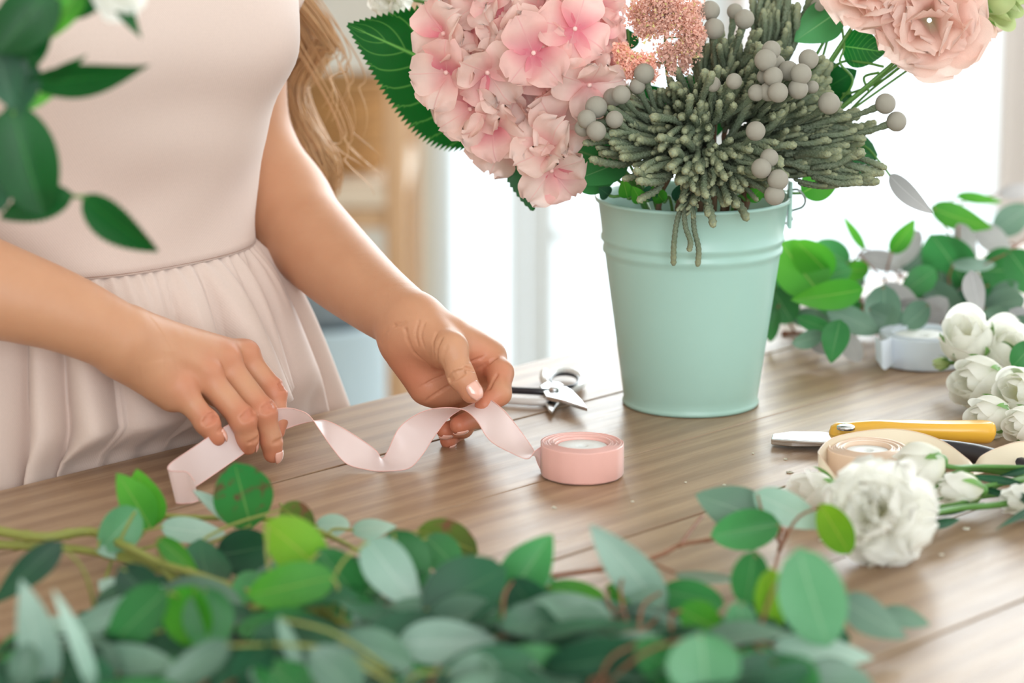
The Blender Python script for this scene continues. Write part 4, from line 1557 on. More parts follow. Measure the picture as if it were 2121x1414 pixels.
def branch(label, stems, leaves, smat='stem_lime', group=None, name='eucalyptus_branch', lifts=26, origin=None, cat='greenery'):
    """stems: lists of (px,py,extra lift) with radii; leaves: (b, t, hw, mat[, opts])"""
    s0 = stems[0][0]
    pts0 = [P(p[0], p[1] + p[2]) for p in s0]
    root = thing(name, label, cat, P(s0[0][0], s0[0][1] + 60), group)
    sm = MB()
    allp = []
    for s, r0, r1 in stems:
        pl = []
        for p in s:
            Y = P(p[0], p[1] + p[2])[1]
            pl.append(Q(p[0], p[1], Y))
        c = catmull(pl, 10 * len(pl))
        sm.add(*tube(c, [(r0 + (r1 - r0) * i / (len(c) - 1)) * (1 + (0.25 if i % 9 == 0 else 0)) for i in range(len(c))], 7))
        allp.append(c)
    allp = np.concatenate(allp)
    for l in leaves:
        kw = l[4] if len(l) > 4 else {}
        fleaf(root, sm, allp, l[0], l[1], l[2], 'euc_' + l[3], **kw)
    sm.obj('stem', M[smat], root)
    return root

R0 = dict
# three boughs of eucalyptus across the foreground
LEFT = [((312, 1091), (245, 985), 34, 'bright', R0(kind='ovate', roll=25, lift=45)), ((313, 1090), (285, 976), 37, 'bright', R0(kind='ovate', roll=-12, lift=40)),
        ((283, 1056), (210, 1134), 38, 'mid', R0(lift=20)), ((490, 1088), (403, 1018), 15, 'silver', R0(kind='ovate', roll=40)),
        ((520, 1090), (487, 964), 56, 'spot', R0(lift=40, fold=0.05, roll=5)), ((583, 1052), (648, 1092), 30, 'brown', R0(lift=35)),
        ((335, 1090), (462, 1104), 24, 'silver', R0(lift=30, kind='ovate')), ((330, 1116), (408, 1186), 20, 'bright', R0(kind='ovate', lift=30)),
        ((125, 1125), (-15, 1250), 30, 'dark', R0(kind='acute')), ((200, 1138), (262, 1150), 12, 'silver'),
        ((90, 1430), (45, 1210), 40, 'silver', R0(kind='ovate', lift=20, roll=20)), ((195, 1440), (113, 1230), 17, 'silver', R0(kind='ovate', roll=50)),
        ((344, 1223), (222, 1345), 44, 'green', R0(kind='ovate')), ((404, 1216), (378, 1330), 50, 'bright', R0(lift=45)), ((424, 1219), (440, 1345), 48, 'green', R0(lift=30)),
        ((185, 1362), (355, 1376), 30, 'grey'), ((156, 1296), (332, 1215), 22, 'silver', R0(kind='ovate')), ((475, 1334), (325, 1425), 30, 'grey', R0(kind='ovate')),
        ((250, 1175), (330, 1262), 40, 'dark'), ((60, 1335), (40, 1440), 30, 'grey', R0(kind='ovate'))]
L1 = [(-60, 1085, 60), (0, 1100, 60), (90, 1112, 60), (190, 1101, 62), (262, 1132, 62), (330, 1165, 60), (410, 1190, 60), (500, 1222, 58), (600, 1248, 55), (700, 1290, 50), (800, 1380, 45)]
L1b = [(-60, 1125, 30), (60, 1130, 30), (180, 1140, 30), (300, 1170, 30), (420, 1215, 30), (540, 1250, 30), (640, 1300, 30)]
L1c = [(240, 1140, 40), (300, 1165, 40), (345, 1190, 42), (365, 1222, 46), (390, 1300, 45)]
L1d = [(235, 1150, 15), (215, 1210, 10), (200, 1275, 8)]
branch('leafy green eucalyptus bough at the lower left corner of the table', [(L1, 0.0034, 0.0018), (L1b, 0.003, 0.0015), (L1c, 0.0016, 0.001), (L1d, 0.0012, 0.0008)], LEFT, 'stem_lime', 'eucalyptus boughs across the front')
MIDL = [((552, 1085), (672, 1190), 50, 'lime', R0(lift=60, fold=0.1)), ((690, 1195), (520, 1232), 44, 'bright', R0(lift=60)), ((655, 1088), (722, 1088), 22, 'silver', R0(lift=25)),
        ((730, 1098), (818, 1090), 18, 'silver', R0(lift=28, kind='ovate')), ((815, 1100), (850, 1228), 55, 'green', R0(lift=18)), ((760, 1118), (868, 1258), 44, 'silver', R0(kind='ovate', lift=30, roll=-5)),
        ((868, 1098), (985, 1142), 38, 'brown', R0(lift=20)), ((884, 1112), (950, 1180), 34, 'green', R0(lift=26)), ((580, 1278), (634, 1430), 15, 'silver', R0(kind='ovate', roll=30)),
        ((700, 1330), (850, 1376), 46, 'grey'), ((828, 1332), (1022, 1325), 42, 'silver', R0(kind='ovate', lift=35, roll=0)), ((880, 1262), (1040, 1180), 62, 'dark', R0(lift=30)),
        ((888, 1285), (1025, 1262), 44, 'grey', R0(lift=20)), ((735, 1262), (770, 1300), 20, 'silver'), ((450, 1150), (560, 1130), 44, 'dark', R0(lift=14)),
        ((600, 1095), (660, 1150), 36, 'grey', R0(lift=20)), ((660, 1140), (740, 1240), 40, 'green', R0(lift=30)), ((560, 1330), (480, 1420), 36, 'dark'), ((640, 1350), (740, 1440), 44, 'grey'), ((930, 1390), (1040, 1420), 46, 'grey')]
L2 = [(335, 1068, 45), (420, 1072, 45), (500, 1072, 45), (590, 1078, 45), (650, 1100, 45), (715, 1125, 45), (800, 1180, 42), (860, 1250, 40), (960, 1300, 40), (1060, 1330, 40)]
L2b = [(585, 1078, 45), (590, 1058, 55), (580, 1042, 62)]
L2c = [(520, 1260, 55), (640, 1250, 60), (700, 1285, 60), (780, 1320, 55), (810, 1370, 50), (835, 1430, 40)]
branch('eucalyptus bough with one lime green leaf, in the middle of the front', [(L2, 0.0018, 0.0012), (L2b, 0.001, 0.0008), (L2c, 0.0018, 0.001)], MIDL, 'stem_lime', 'eucalyptus boughs across the front')
RIGHT = [((1052, 1236), (1140, 1112), 46, 'green', R0(lift=35, kind='ovate')), ((1372, 1258), (1229, 1094), 40, 'silver', R0(kind='ovate', lift=30)), ((1400, 1188), (1525, 1200), 11, 'silver', R0(roll=55)),
         ((1372, 1222), (1495, 1250), 34, 'green'), ((1590, 1078), (1447, 1026), 44, 'grey', R0(lift=60, kind='ovate', roll=0)), ((1613, 1086), (1478, 1108), 38, 'green', R0(lift=62, roll=0)),
         ((1566, 1022), (1706, 1090), 32, 'silver', R0(kind='ovate', lift=70)), ((1700, 1046), (1758, 1142), 32, 'lime', R0(lift=50)), ((1563, 1142), (1545, 1250), 36, 'green', R0(lift=50)),
         ((1598, 1180), (1606, 1302), 30, 'lime', R0(lift=45)), ((1655, 1140), (1712, 1330), 62, 'mid', R0(lift=60, roll=4, kind='round', fold=0.06)), ((1745, 1240), (1872, 1318), 34, 'grey', R0(lift=10, kind='ovate')),
         ((1825, 1268), (1922, 1292), 20, 'grey', R0(lift=8, kind='ovate')), ((1604, 1338), (1800, 1362), 30, 'silver', R0(lift=10, kind='ovate')), ((1408, 1262), (1492, 1306), 34, 'bright'),
         ((1532, 1246), (1536, 1330), 30, 'mid', R0(lift=40)), ((1452, 1312), (1464, 1440), 68, 'mid', R0(lift=60, roll=2)), ((1600, 1370), (1690, 1430), 40, 'green'),
         ((1061, 1292), (1258, 1272), 44, 'grey', R0(lift=30)), ((1130, 1385), (1392, 1338), 46, 'dark', R0(kind='ovate')), ((1000, 1395), (1185, 1372), 44, 'green', R0(lift=15)), ((1290, 1254), (1405, 1286), 12, 'silver', R0(roll=50)),
         ((1255, 1218), (1332, 1244), 20, 'bright'), ((1135, 1216), (1248, 1236), 24, 'bright'), ((1250, 1400), (1370, 1390), 40, 'dark'), ((1290, 1185), (1370, 1250), 34, 'grey'),
         ((1060, 1200), (1140, 1300), 40, 'dark', R0(lift=14)), ((1320, 1330), (1420, 1420), 40, 'green')]
L3 = [(960, 1400, 40), (1010, 1350, 42), (1035, 1325, 42), (1110, 1335, 42), (1200, 1330, 44), (1300, 1312, 48), (1400, 1325, 50), (1470, 1340, 50), (1560, 1345, 45)]
L3b = [(1020, 1215, 25), (1150, 1192, 25), (1300, 1170, 32), (1370, 1148, 40), (1410, 1128, 48), (1480, 1115, 60), (1560, 1090, 68), (1612, 1083, 68)]
L3c = [(1408, 1130, 48), (1430, 1100, 55), (1455, 1068, 60)]
L3d = [(1555, 1092, 68), (1535, 1070, 72), (1560, 1045, 74)]
L3e = [(1560, 1345, 50), (1590, 1290, 50), (1600, 1200, 50), (1615, 1130, 60), (1612, 1083, 66)]
L3f = [(1030, 1325, 42), (1080, 1355, 40), (1190, 1385, 38), (1230, 1440, 30)]
branch('eucalyptus bough with a brown stem reaching right towards the white carnation', [(L3, 0.0022, 0.0014), (L3b, 0.0017, 0.001), (L3c, 0.0013, 0.001), (L3d, 0.001, 0.0008), (L3e, 0.0014, 0.0009), (L3f, 0.0018, 0.0012)], RIGHT, 'stem_brown', 'eucalyptus boughs across the front')
# denser greenery under them
def ypile(x):
    return np.interp(x, [-50, 150, 300, 500, 800, 1000, 1200, 1400, 1600, 1750], [1330, 1330, 1235, 1185, 1180, 1225, 1250, 1250, 1330, 1400])
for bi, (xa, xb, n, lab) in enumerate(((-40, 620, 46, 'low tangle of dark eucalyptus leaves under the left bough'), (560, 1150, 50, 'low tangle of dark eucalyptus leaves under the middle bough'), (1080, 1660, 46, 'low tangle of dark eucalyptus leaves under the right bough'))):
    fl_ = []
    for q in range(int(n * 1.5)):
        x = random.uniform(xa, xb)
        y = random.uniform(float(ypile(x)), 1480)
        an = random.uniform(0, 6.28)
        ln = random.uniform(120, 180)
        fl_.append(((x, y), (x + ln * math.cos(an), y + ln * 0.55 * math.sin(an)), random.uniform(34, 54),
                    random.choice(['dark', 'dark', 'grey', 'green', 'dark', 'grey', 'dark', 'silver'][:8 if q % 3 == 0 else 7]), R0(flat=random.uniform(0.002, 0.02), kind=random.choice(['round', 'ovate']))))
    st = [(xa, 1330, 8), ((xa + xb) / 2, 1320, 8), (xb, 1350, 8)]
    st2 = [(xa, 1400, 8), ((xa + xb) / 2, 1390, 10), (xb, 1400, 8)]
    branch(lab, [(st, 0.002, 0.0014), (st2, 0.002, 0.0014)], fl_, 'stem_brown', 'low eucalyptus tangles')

# ------------------------------------------------------------------ eucalyptus pile at the back right
BK1 = [((1700, 610), (1620, 505), 50, 'bright', R0(lift=90)), ((1720, 570), (1650, 500), 34, 'bright', R0(lift=130, kind='round')), ((1758, 545), (1690, 505), 26, 'green', R0(lift=120)), ((1790, 515), (1748, 450), 9, 'bright', R0(lift=160, kind='ovate')),
       ((1785, 600), (1645, 620), 28, 'bright', R0(lift=90, kind='ovate')), ((1740, 664), (1722, 748), 26, 'green', R0(lift=15, kind='ovate')), ((1714, 640), (1815, 686), 24, 'grey', R0(lift=30)),
       ((1600, 560), (1680, 600), 44, 'green', R0(lift=60)), ((1660, 590), (1760, 560), 30, 'green', R0(lift=80)), ((1640, 660), (1720, 665), 18, 'grey'), ((1610, 640), (1595, 705), 14, 'green', R0(lift=10)),
       ((1800, 560), (1740, 560), 20, 'bright', R0(lift=90)), ((1745, 690), (1780, 745), 20, 'mauve', R0(lift=6)), ((1600, 600), (1640, 665), 34, 'green')]
S1 = [(1620, 640, 50), (1680, 600, 70), (1740, 560, 100), (1790, 545, 100), (1850, 560, 90), (1900, 600, 70)]
S1b = [(1790, 548, 100), (1800, 520, 130), (1786, 508, 140)]
branch('round-leaved green eucalyptus sprig beside the bucket at the back', [(S1, 0.002, 0.0015), (S1b, 0.001, 0.0008)], BK1, 'stem_brown', 'eucalyptus pile at the back right')
BK2 = [((1846, 522), (1893, 456), 18, 'bright', R0(lift=150, kind='ovate')), ((1832, 592), (1826, 690), 34, 'grey', R0(lift=40)), ((1846, 640), (1950, 648), 24, 'mauve', R0(lift=40)), ((1880, 600), (1935, 560), 26, 'green', R0(lift=80)),
       ((1800, 690), (1840, 615), 22, 'grey', R0(lift=20)), ((1900, 672), (1960, 620), 26, 'mauve', R0(lift=20)), ((1870, 560), (1930, 520), 26, 'grey', R0(lift=90)), ((1780, 530), (1880, 550), 20, 'mauve', R0(lift=90)),
       ((1920, 590), (1990, 650), 30, 'grey', R0(lift=25)), ((1800, 640), (1880, 680), 26, 'grey'), ((1905, 480), (1850, 550), 24, 'mauve', R0(lift=110)),
       ((1880, 610), (1900, 665), 24, 'dark', R0(lift=10)), ((1940, 560), (1870, 610), 26, 'green', R0(lift=60)), ((1830, 590), (1900, 640), 22, 'mauve', R0(lift=50))]
S2 = [(1760, 690, 30), (1820, 640, 40), (1880, 590, 70), (1940, 560, 90), (2010, 560, 90)]
branch('grey-leaved eucalyptus sprig at the back behind the white ribbon roll', [(S2, 0.002, 0.0012)], BK2, 'stem_brown', 'eucalyptus pile at the back right')
BK3 = [((1931, 430), (2050, 470), 24, 'bright', R0(lift=170, kind='ovate')), ((1982, 405), (2072, 418), 11, 'bright', R0(lift=190, kind='ovate')), ((1985, 465), (2016, 540), 20, 'mauve', R0(lift=130)), ((1972, 548), (2058, 548), 13, 'silver', R0(lift=120, roll=20)),
       ((2012, 562), (2032, 648), 20, 'mauve', R0(lift=100, kind='ovate')), ((2000, 590), (1930, 490), 46, 'green', R0(lift=60)), ((2030, 560), (2130, 560), 44, 'green', R0(lift=60)), ((2060, 480), (2130, 430), 28, 'grey', R0(lift=130)),
       ((2090, 520), (2150, 600), 36, 'green', R0(lift=70)), ((2040, 640), (2120, 620), 30, 'grey', R0(lift=30)), ((1980, 650), (2040, 600), 26, 'dark', R0(lift=30)), ((2080, 660), (2150, 690), 26, 'grey', R0(lift=10)),
       ((2070, 400), (2140, 390), 14, 'mauve', R0(lift=180)), ((2020, 470), (2090, 520), 24, 'mauve', R0(lift=110)), ((1990, 690), (2060, 660), 24, 'dark', R0(lift=4)), ((2050, 590), (2000, 620), 26, 'green', R0(lift=50))]
S3 = [(1940, 680, 20), (1990, 610, 60), (2040, 560, 90), (2090, 520, 120), (2150, 480, 140)]
S3b = [(2020, 580, 80), (2005, 500, 130), (1960, 440, 170)]
branch('taller eucalyptus sprig at the back right edge of the table', [(S3, 0.002, 0.0012), (S3b, 0.0013, 0.0009)], BK3, 'stem_brown', 'eucalyptus pile at the back right')
fl_ = []
for q in range(46):
    x = random.uniform(1600, 2200)
    y = random.uniform(560, 700) if q % 2 else random.uniform(620, 715)
    if 1760 < x < 2010:
        y = min(y, random.uniform(590, 640))
    an = random.uniform(0, 6.28)
    ln = random.uniform(55, 95)
    fl_.append(((x, y), (x + ln * math.cos(an), y + ln * 0.6 * math.sin(an)), random.uniform(15, 26), random.choice(['dark', 'grey', 'green', 'mauve', 'grey', 'mauve']), R0(lift=random.uniform(2, 60))))
branch('low mass of grey and green leaves at the foot of the back greenery', [([(1620, 690, 5), (1800, 690, 10), (2000, 670, 20), (2180, 640, 20)], 0.002, 0.0012)], fl_, 'stem_brown', 'eucalyptus pile at the back right')

# ------------------------------------------------------------------ petals and flowers
def petal(L, W, cup=0.3, side=0.25, ruffle=0.0, nr=5, jag=0.0, narrow=0.35, curl=0.0, nt=9, ns=9, seed=0, notch=0.0):
    """local mesh: grows along +Y, faces +Z"""
    r_ = np.random.default_rng(seed)
    ph = r_.uniform(0, 6.28, 3)
    V, U, F = [], [], []
    for i in range(nt):
        t = i / (nt - 1)
        w = W * (narrow + (1 - narrow) * math.sin(math.pi * 0.5 * min(1, t / 0.62)) ** 0.9)
        if t > 0.62:
            w *= math.sqrt(max(0.0, 1 - ((t - 0.62) / 0.40) ** 2.4))
        for j in range(ns):
            s = j / (ns - 1) * 2 - 1
            y = L * t * (1 - notch * (1 - abs(s)) * (t ** 6))
            if jag and t > 0.6:
                y += L * jag * r_.uniform(-1, 1) * (t - 0.6) / 0.4
            x = s * w
            z = cup * L * t * t + side * abs(s) ** 2 * w
            z += ruffle * L * t ** 2 * (math.sin(nr * s * 2 + ph[0]) * 0.6 + math.sin(nr * 2.1 * s + ph[1]) * 0.4)
            if abs(s) > 0.7:
                z += ruffle * L * 0.6 * math.sin(9 * t + ph[2] + (2 if s > 0 else 0))
            if curl and t > 0.6:
                q = (t - 0.6) / 0.4
                z -= curl * L * q * q
            V.append((x, y, z))
            U.append((0.5 + 0.5 * s, t))
    for i in range(nt - 1):
        for j in range(ns - 1):
            F.append((i * ns + j, i * ns + j + 1, (i + 1) * ns + j + 1, (i + 1) * ns + j))
    return np.array(V), F, np.array(U)

def petal_matrix(c, axis, spin, tilt, push=0.0, hint=None, lift=0.0):
    """petal grows outward from the axis; tilt 0 = along the axis, 90 = flat"""
    z = nrm(axis)
    h = V3(0, 0, 1) if abs(z[2]) < 0.9 else V3(1, 0, 0)
    x = nrm(h - z * np.dot(h, z))
    y = np.cross(z, x)
    rad = x * math.cos(spin) + y * math.sin(spin)
    tl = math.radians(tilt)
    g = nrm(rad * math.sin(tl) + z * math.cos(tl))          # growth direction
    nn = nrm(z * math.sin(tl) - rad * math.cos(tl))         # inner face
    xx = np.cross(g, nn)
    o = np.array(c) + rad * push + z * lift
    return Matrix(((xx[0], g[0], nn[0], o[0]), (xx[1], g[1], nn[1], o[1]), (xx[2], g[2], nn[2], o[2]), (0, 0, 0, 1)))

def toward_cam(p):
    return nrm(CAM - np.array(p))

POTC = PC
def stem_to_pot(c, parent, mat='stem_green', r=0.0016, name='stem', mid=None):
    c = np.array(c)
    end = POTC + V3((c[0] - POTC[0]) * 0.12, (c[1] - POTC[1]) * 0.12, 0.012)
    m1 = POTC + V3(np.clip(c[0] - POTC[0], -0.05, 0.05) * 0.7, np.clip(c[1] - POTC[1], -0.05, 0.05) * 0.7, 0.15)
    pts = [c] + ([mid] if mid is not None else []) + [m1, end]
    V, F, U = tube(catmull(pts, 18), [r] * 18, 6)
    return part(name, V, F, M[mat], parent, U)

# --- hydrangea
pm = [make_mesh('petal', *petal(0.0255, 0.0155, cup=cu, side=sd, ruffle=0.115, nr=4, jag=0.06, narrow=0.32, curl=cr_, seed=i, nt=9, ns=9)[:2], M['hydra'] if i % 4 else M['hydra_deep'],
                petal(0.0255, 0.0155, cup=cu, side=sd, ruffle=0.115, nr=4, jag=0.06, narrow=0.32, curl=cr_, seed=i)[2])
      for i, (cu, sd, cr_) in enumerate(((0.15, 0.2, 0.2), (0.25, 0.3, 0.25), (0.05, 0.15, 0.1), (0.3, 0.35, 0.4), (0.12, 0.3, 0.3), (0.2, 0.1, 0.15), (0.35, 0.2, 0.3), (0.1, 0.25, 0.05)))]
pmd = []
for me in pm:
    m2 = me.copy()
    m2.materials[0] = M['hydra_deep']
    pmd.append(m2)
eye = make_mesh('floret_eye', *uvsphere((0, 0, 0.001), (0.0019, 0.0019, 0.0016), 10, 6)[:2], M['eye'])
HC = Q(1088, 95, 2.085)
hyd = thing('hydrangea', 'large pale pink hydrangea head leaning out of the left of the bucket', 'flower', HC)
HRx, HRy, HRz = 0.060, 0.055, 0.061
def floret(c, ax, sc, deep=False):
    f = inst('floret', eye, frame_matrix(c, ax, 0, 1.0), hyd)
    Mi = f.matrix_basis.copy()
    Mi.translation = Vector(c)
    inv = Mi.inverted()
    sp = random.uniform(0, 6.28)
    for q in range(4):
        me = random.choice(pmd if deep else pm)
        o = bpy.data.objects.new('petal', me)
        COL.objects.link(o)
        o.parent = f
        W_ = petal_matrix(c, ax, sp + q * math.pi / 2 + random.uniform(-0.3, 0.3), random.uniform(38, 98), 0.0008, lift=0.0004 * (q % 2)) @ Matrix.Scale(sc * random.uniform(0.92, 1.08), 4)
        o.matrix_basis = inv @ W_
NF = 100
for i in range(NF):
    z = 1 - 2 * (i + 0.5) / NF
    th = i * 2.39996
    d = V3(math.sqrt(1 - z * z) * math.cos(th), math.sqrt(1 - z * z) * math.sin(th), z)
    if d[1] > 0.55:
        continue
    c = HC + d * V3(HRx, HRy, HRz) * random.uniform(0.86, 1.04)
    ax = nrm(d + rng.normal(0, 0.22, 3) + V3(0, -0.15, 0))
    px = CX + c[0] / (c[1]) * FPX
    floret(c, ax, random.uniform(0.86, 1.08), deep=(px > 1100 and d[2] > -0.2 and random.random() < 0.6))
for (px, py, Y, dx, dy, dz) in ((1150, 268, 2.03, 0.2, -1, 0.1), (1135, 310, 2.02, -0.3, -1, 0.3), (1142, 352, 2.025, 0.1, -1, -0.45), (1020, 262, 2.03, -0.2, -1, -0.3), (975, 225, 2.035, -0.5, -1, -0.2), (1040, 300, 2.05, -0.2, -0.8, -0.7),
                                (925, 150, 2.03, -0.5, -1, 0), (920, 70, 2.04, -0.6, -0.9, 0.2), (1010, 150, 2.02, -0.2, -1, -0.1), (1220, 175, 2.02, 0.4, -1, -0.4), (1190, 60, 2.02, 0.3, -1, 0.3), (1105, 110, 2.01, 0, -1, 0.2)):
    c = Q(px, py, Y)
    floret(c, nrm(V3(dx, dy, dz)), 1.05, deep=px > 1100 and py < 130)
V, F, U = uvsphere(HC, (0.05, 0.046, 0.05), 24, 14)
part('flower_stalks', V, F, simple('stalk_green', (196, 170, 140), 0.7), hyd, U)
stem_to_pot(HC + V3(0.02, 0, -0.045), hyd, 'stem_green', 0.003)

# --- hydrangea leaves
def plant_leaf(label, b, t, hw, mat='hyd_leaf', serr=26, kind='ovate', roll=0, fold=0.08, bend=0.05, name='hydrangea_leaf', cat='leaf', group=None, twist=0, stem=True):
    B_, T__ = Q(*b), Q(*t)
    root = thing(name, label, cat, B_, group)
    leaf(root, B_, T__, hw * MPP((b[2] + t[2]) / 2), mat, roll=roll, fold=fold, bend=bend, kind=kind, serr=serr, name='leaf_blade', ns=9, twist=twist, nt=17, on_table=False)
    if stem:
        stem_to_pot(B_, root, 'stem_green', 0.0012, 'leaf_stalk')
    return root
plant_leaf('big dark green serrated leaf reaching out left of the pink hydrangea', (1085, 215, 2.13), (720, 51, 2.10), 160, 'hyd_leaf', serr=42, kind='acute', fold=0.10, bend=-0.04)
plant_leaf('narrow dark serrated leaf hanging below the hydrangea', (1070, 262, 2.07), (1104, 437, 2.06), 42, 'dark_leaf', serr=16, roll=15)
plant_leaf('broad plain green leaf at the left rim of the bucket', (1290, 345, 2.08), (1165, 300, 2.05), 78, 'euc_green', serr=0, kind='round', fold=0.05, name='green_leaf')
plant_leaf('wide green leaf under the left brunia fingers at the bucket rim', (1300, 330, 2.06), (1178, 378, 2.03), 34, 'euc_green', serr=0, kind='ovate', name='green_leaf')
plant_leaf('green leaf left of the pink lisianthus top', (1742, 20, 2.1), (1645, 86, 2.09), 42, 'euc_green', serr=0, kind='ovate', name='green_leaf')
plant_leaf('veined green leaf hanging under the pink lisianthus', (1745, 95, 2.09), (1835, 108, 2.08), 40, 'hyd_leaf', serr=0, kind='ovate', name='green_leaf')
plant_leaf('dark leaf in the gap between brunia and lisianthus', (1700, 190, 2.12), (1775, 145, 2.11), 34, 'dark_leaf', serr=0, kind='ovate', name='green_leaf')
plant_leaf('lower dark leaf in the gap right of the brunia balls', (1690, 130, 2.13), (1765, 215, 2.12), 32, 'dark_leaf', serr=0, kind='ovate', name='green_leaf')
plant_leaf('large dark green leaf behind the right brunia fingers', (1690, 330, 2.12), (1818, 320, 2.11), 62, 'dark_leaf', serr=0, kind='round', name='green_leaf')
plant_leaf('bright green leaf low behind the right brunia fingers', (1660, 400, 2.12), (1745, 355, 2.12), 34, 'euc_bright', serr=0, kind='ovate', name='green_leaf')
plant_leaf('green leaf behind the uppermost brunia fingers at the frame top', (1300, 60, 2.12), (1285, 110, 2.12), 30, 'dark_leaf', serr=0, kind='ovate', name='green_leaf')
plant_leaf('dark green leaf deep behind the middle brunia', (1400, 250, 2.14), (1520, 180, 2.14), 70, 'dark_leaf', serr=0, kind='ovate', name='green_leaf')
plant_leaf('dark green leaf deep behind the right brunia balls', (1560, 240, 2.14), (1680, 170, 2.14), 50, 'dark_leaf', serr=0, kind='ovate', name='green_leaf')
plant_leaf('dark green leaf deep behind the left brunia fingers', (1400, 260, 2.14), (1250, 200, 2.14), 60, 'dark_leaf', serr=0, kind='ovate', name='green_leaf')
plant_leaf('drooping grey leaf at the right of the bouquet', (1842, 362, 2.1), (1932, 442, 2.08), 20, 'euc_mauve', serr=0, kind='ovate', roll=30, name='grey_leaf', stem=False)
tw = bpy.data.objects['grey_leaf']
V, F, U = tube(catmull([Q(1700, 330, 2.12), Q(1780, 300, 2.11), Q(1822, 335, 2.1), Q(1843, 363, 2.1)], 16), 0.0009, 6)
part('leaf_stalk', V, F, M['stem_green'], tw, U)
# foliage low in the bucket mouth
for i, (x, y, x2, y2) in enumerate(((1262, 405, 1240, 388), (1300, 410, 1290, 370), (1340, 415, 1360, 372), (1375, 418, 1350, 385), (1400, 418, 1420, 375), (1550, 415, 1590, 380), (1590, 405, 1620, 372), (1330, 420, 1310, 385))):
    plant_leaf(('dark', 'bright')[i % 2] + ' green leaf in the bucket mouth, ' + ('at the far left', 'left of the astilbe stem', 'beside the third brunia stem', 'left of centre', 'under the hanging fingers', 'right of centre', 'by the right handle ear', 'between the left stems')[i],
               (x, y, 2.06), (x2, y2, 2.05), 16, ('euc_dark', 'euc_bright')[i % 2], serr=0, kind='ovate', name='green_leaf', group='small leaves in the bucket mouth')

# --- brunia
fm = []
for i in range(6):
    cv = 0.22 + 0.09 * i
    L = 0.031
    pts = [(L * cv * (1 - math.cos(t * 1.3)), 0, L * t) for t in np.linspace(0, 1, 20)]
    pts = np.array(pts)
    pts[:, 1] += 0.0008 * np.sin(np.linspace(0, 5 + i, 20))
    rad = [0.00145 + 0.00055 * (t ** 0.8) - (0.0008 if t > 0.97 else 0) for t in np.linspace(0, 1, 20)]
    rad = [r_ * 1.08 for r_ in rad]
    V, F, U = tube(pts, rad, 8, prof=lambda a, b: 1.2 if (a + b) % 2 else 0.84)
    fm.append(make_mesh('finger', V, F, M['brunia'], U))
bm_ = make_mesh('seed_ball', *uvsphere((0, 0, 0), 1.0, 18, 12)[:2], M['ball'])
def sprig(label, b, t, n, spread=0.8, ln=(0.8, 1.45), balls=(), fan=None):
    B_, T__ = Q(*b), Q(*t)
    n = int(n * 1.25)
    root = thing('brunia_sprig', label, 'flower', B_, 'brunia sprigs in the bucket')
    ax = nrm(T__ - B_)
    Lb = np.linalg.norm(T__ - B_)
    for q in range(n):
        u = (q + 0.5) / n
        th = q * 2.39996
        h = V3(0, 0, 1) if abs(ax[2]) < 0.9 else V3(1, 0, 0)
        x = nrm(h - ax * np.dot(h, ax))
        y = np.cross(ax, x)
        rad = x * math.cos(th) + y * math.sin(th)
        op = spread * math.sqrt(u) * random.uniform(0.8, 1.2)
        d = nrm(ax * math.cos(op) + rad * math.sin(op))
        sc = random.uniform(*ln)
        start = B_ + ax * max(Lb - 0.026, 0.004) * random.uniform(0.1, 1.0) * (1 - 0.25 * u) + rad * random.uniform(0.001, 0.012)
        # local x (the way the finger bends) points back to the axis
        me = random.choice(fm)
        z = d
        xx = -rad
        xx = nrm(xx - z * np.dot(xx, z))
        yy = np.cross(z, xx)
        Mx = Matrix(((xx[0], yy[0], z[0], start[0]), (xx[1], yy[1], z[1], start[1]), (xx[2], yy[2], z[2], start[2]), (0, 0, 0, 1))) @ Matrix.Scale(sc, 4)
        inst('finger', me, Mx, root)
    for (px, py, Y, r) in balls:
        c = Q(px, py, Y)
        inst('seed_ball', bm_, Matrix.Translation(Vector(c)) @ Matrix.Scale(r * 0.93, 4), root)
        j = B_ + ax * Lb * 0.25
        dd = c - j
        st_ = c - nrm(dd) * min(0.045, np.linalg.norm(dd) * 0.75) + V3(0, 0, -0.004)
        pth = catmull([st_, (st_ + c) / 2 + V3(0, 0, -0.0015), c], 18)
        V, F, U = tube(pth, [0.0017 + 0.0022 * (k_ / 17) ** 4 for k_ in range(18)], 8, prof=lambda a, b_: 1.1 if (a + b_) % 2 else 0.92)
        part('ball_stalk', V, F, M['brunia'], root, U * V3(1, 0.8, 0)[:2])
    stem_to_pot(B_ + ax * Lb * 0.5, root, 'brown_stem', 0.0022, mid=B_)
    return root
def bl(x, y, Y=2.0, r=0.0073):
    return (1150 + x / 2.525, y / 2.525, Y, r)
sprig('brunia sprig pointing left over the bucket rim, upper of two', (1425, 285, 2.07), (1240, 235, 2.03), 34, 0.7, balls=(bl(465, 385, 2.02, 0.008), bl(430, 450, 2.02, 0.0062), bl(345, 495), bl(300, 510, 2.02), bl(215, 560, 2.0, 0.0085)))
sprig('brunia sprig pointing left over the bucket rim, lower of two', (1430, 300, 2.06), (1235, 290, 2.0), 38, 0.62, balls=(bl(165, 622, 1.99, 0.0072), bl(310, 625, 1.99, 0.0068), bl(215, 685, 1.985, 0.0075), bl(145, 670, 2.0, 0.0065)))
sprig('brunia sprig facing forward in the middle', (1455, 255, 2.06), (1395, 325, 1.985), 26, 0.75)
sprig('brunia sprig left of the ball cluster', (1455, 290, 2.06), (1475, 165, 2.0), 36, 0.6, balls=(bl(825, 440, 2.0, 0.006), bl(935, 425, 1.99, 0.0062), bl(1052, 485, 1.99, 0.0065)))
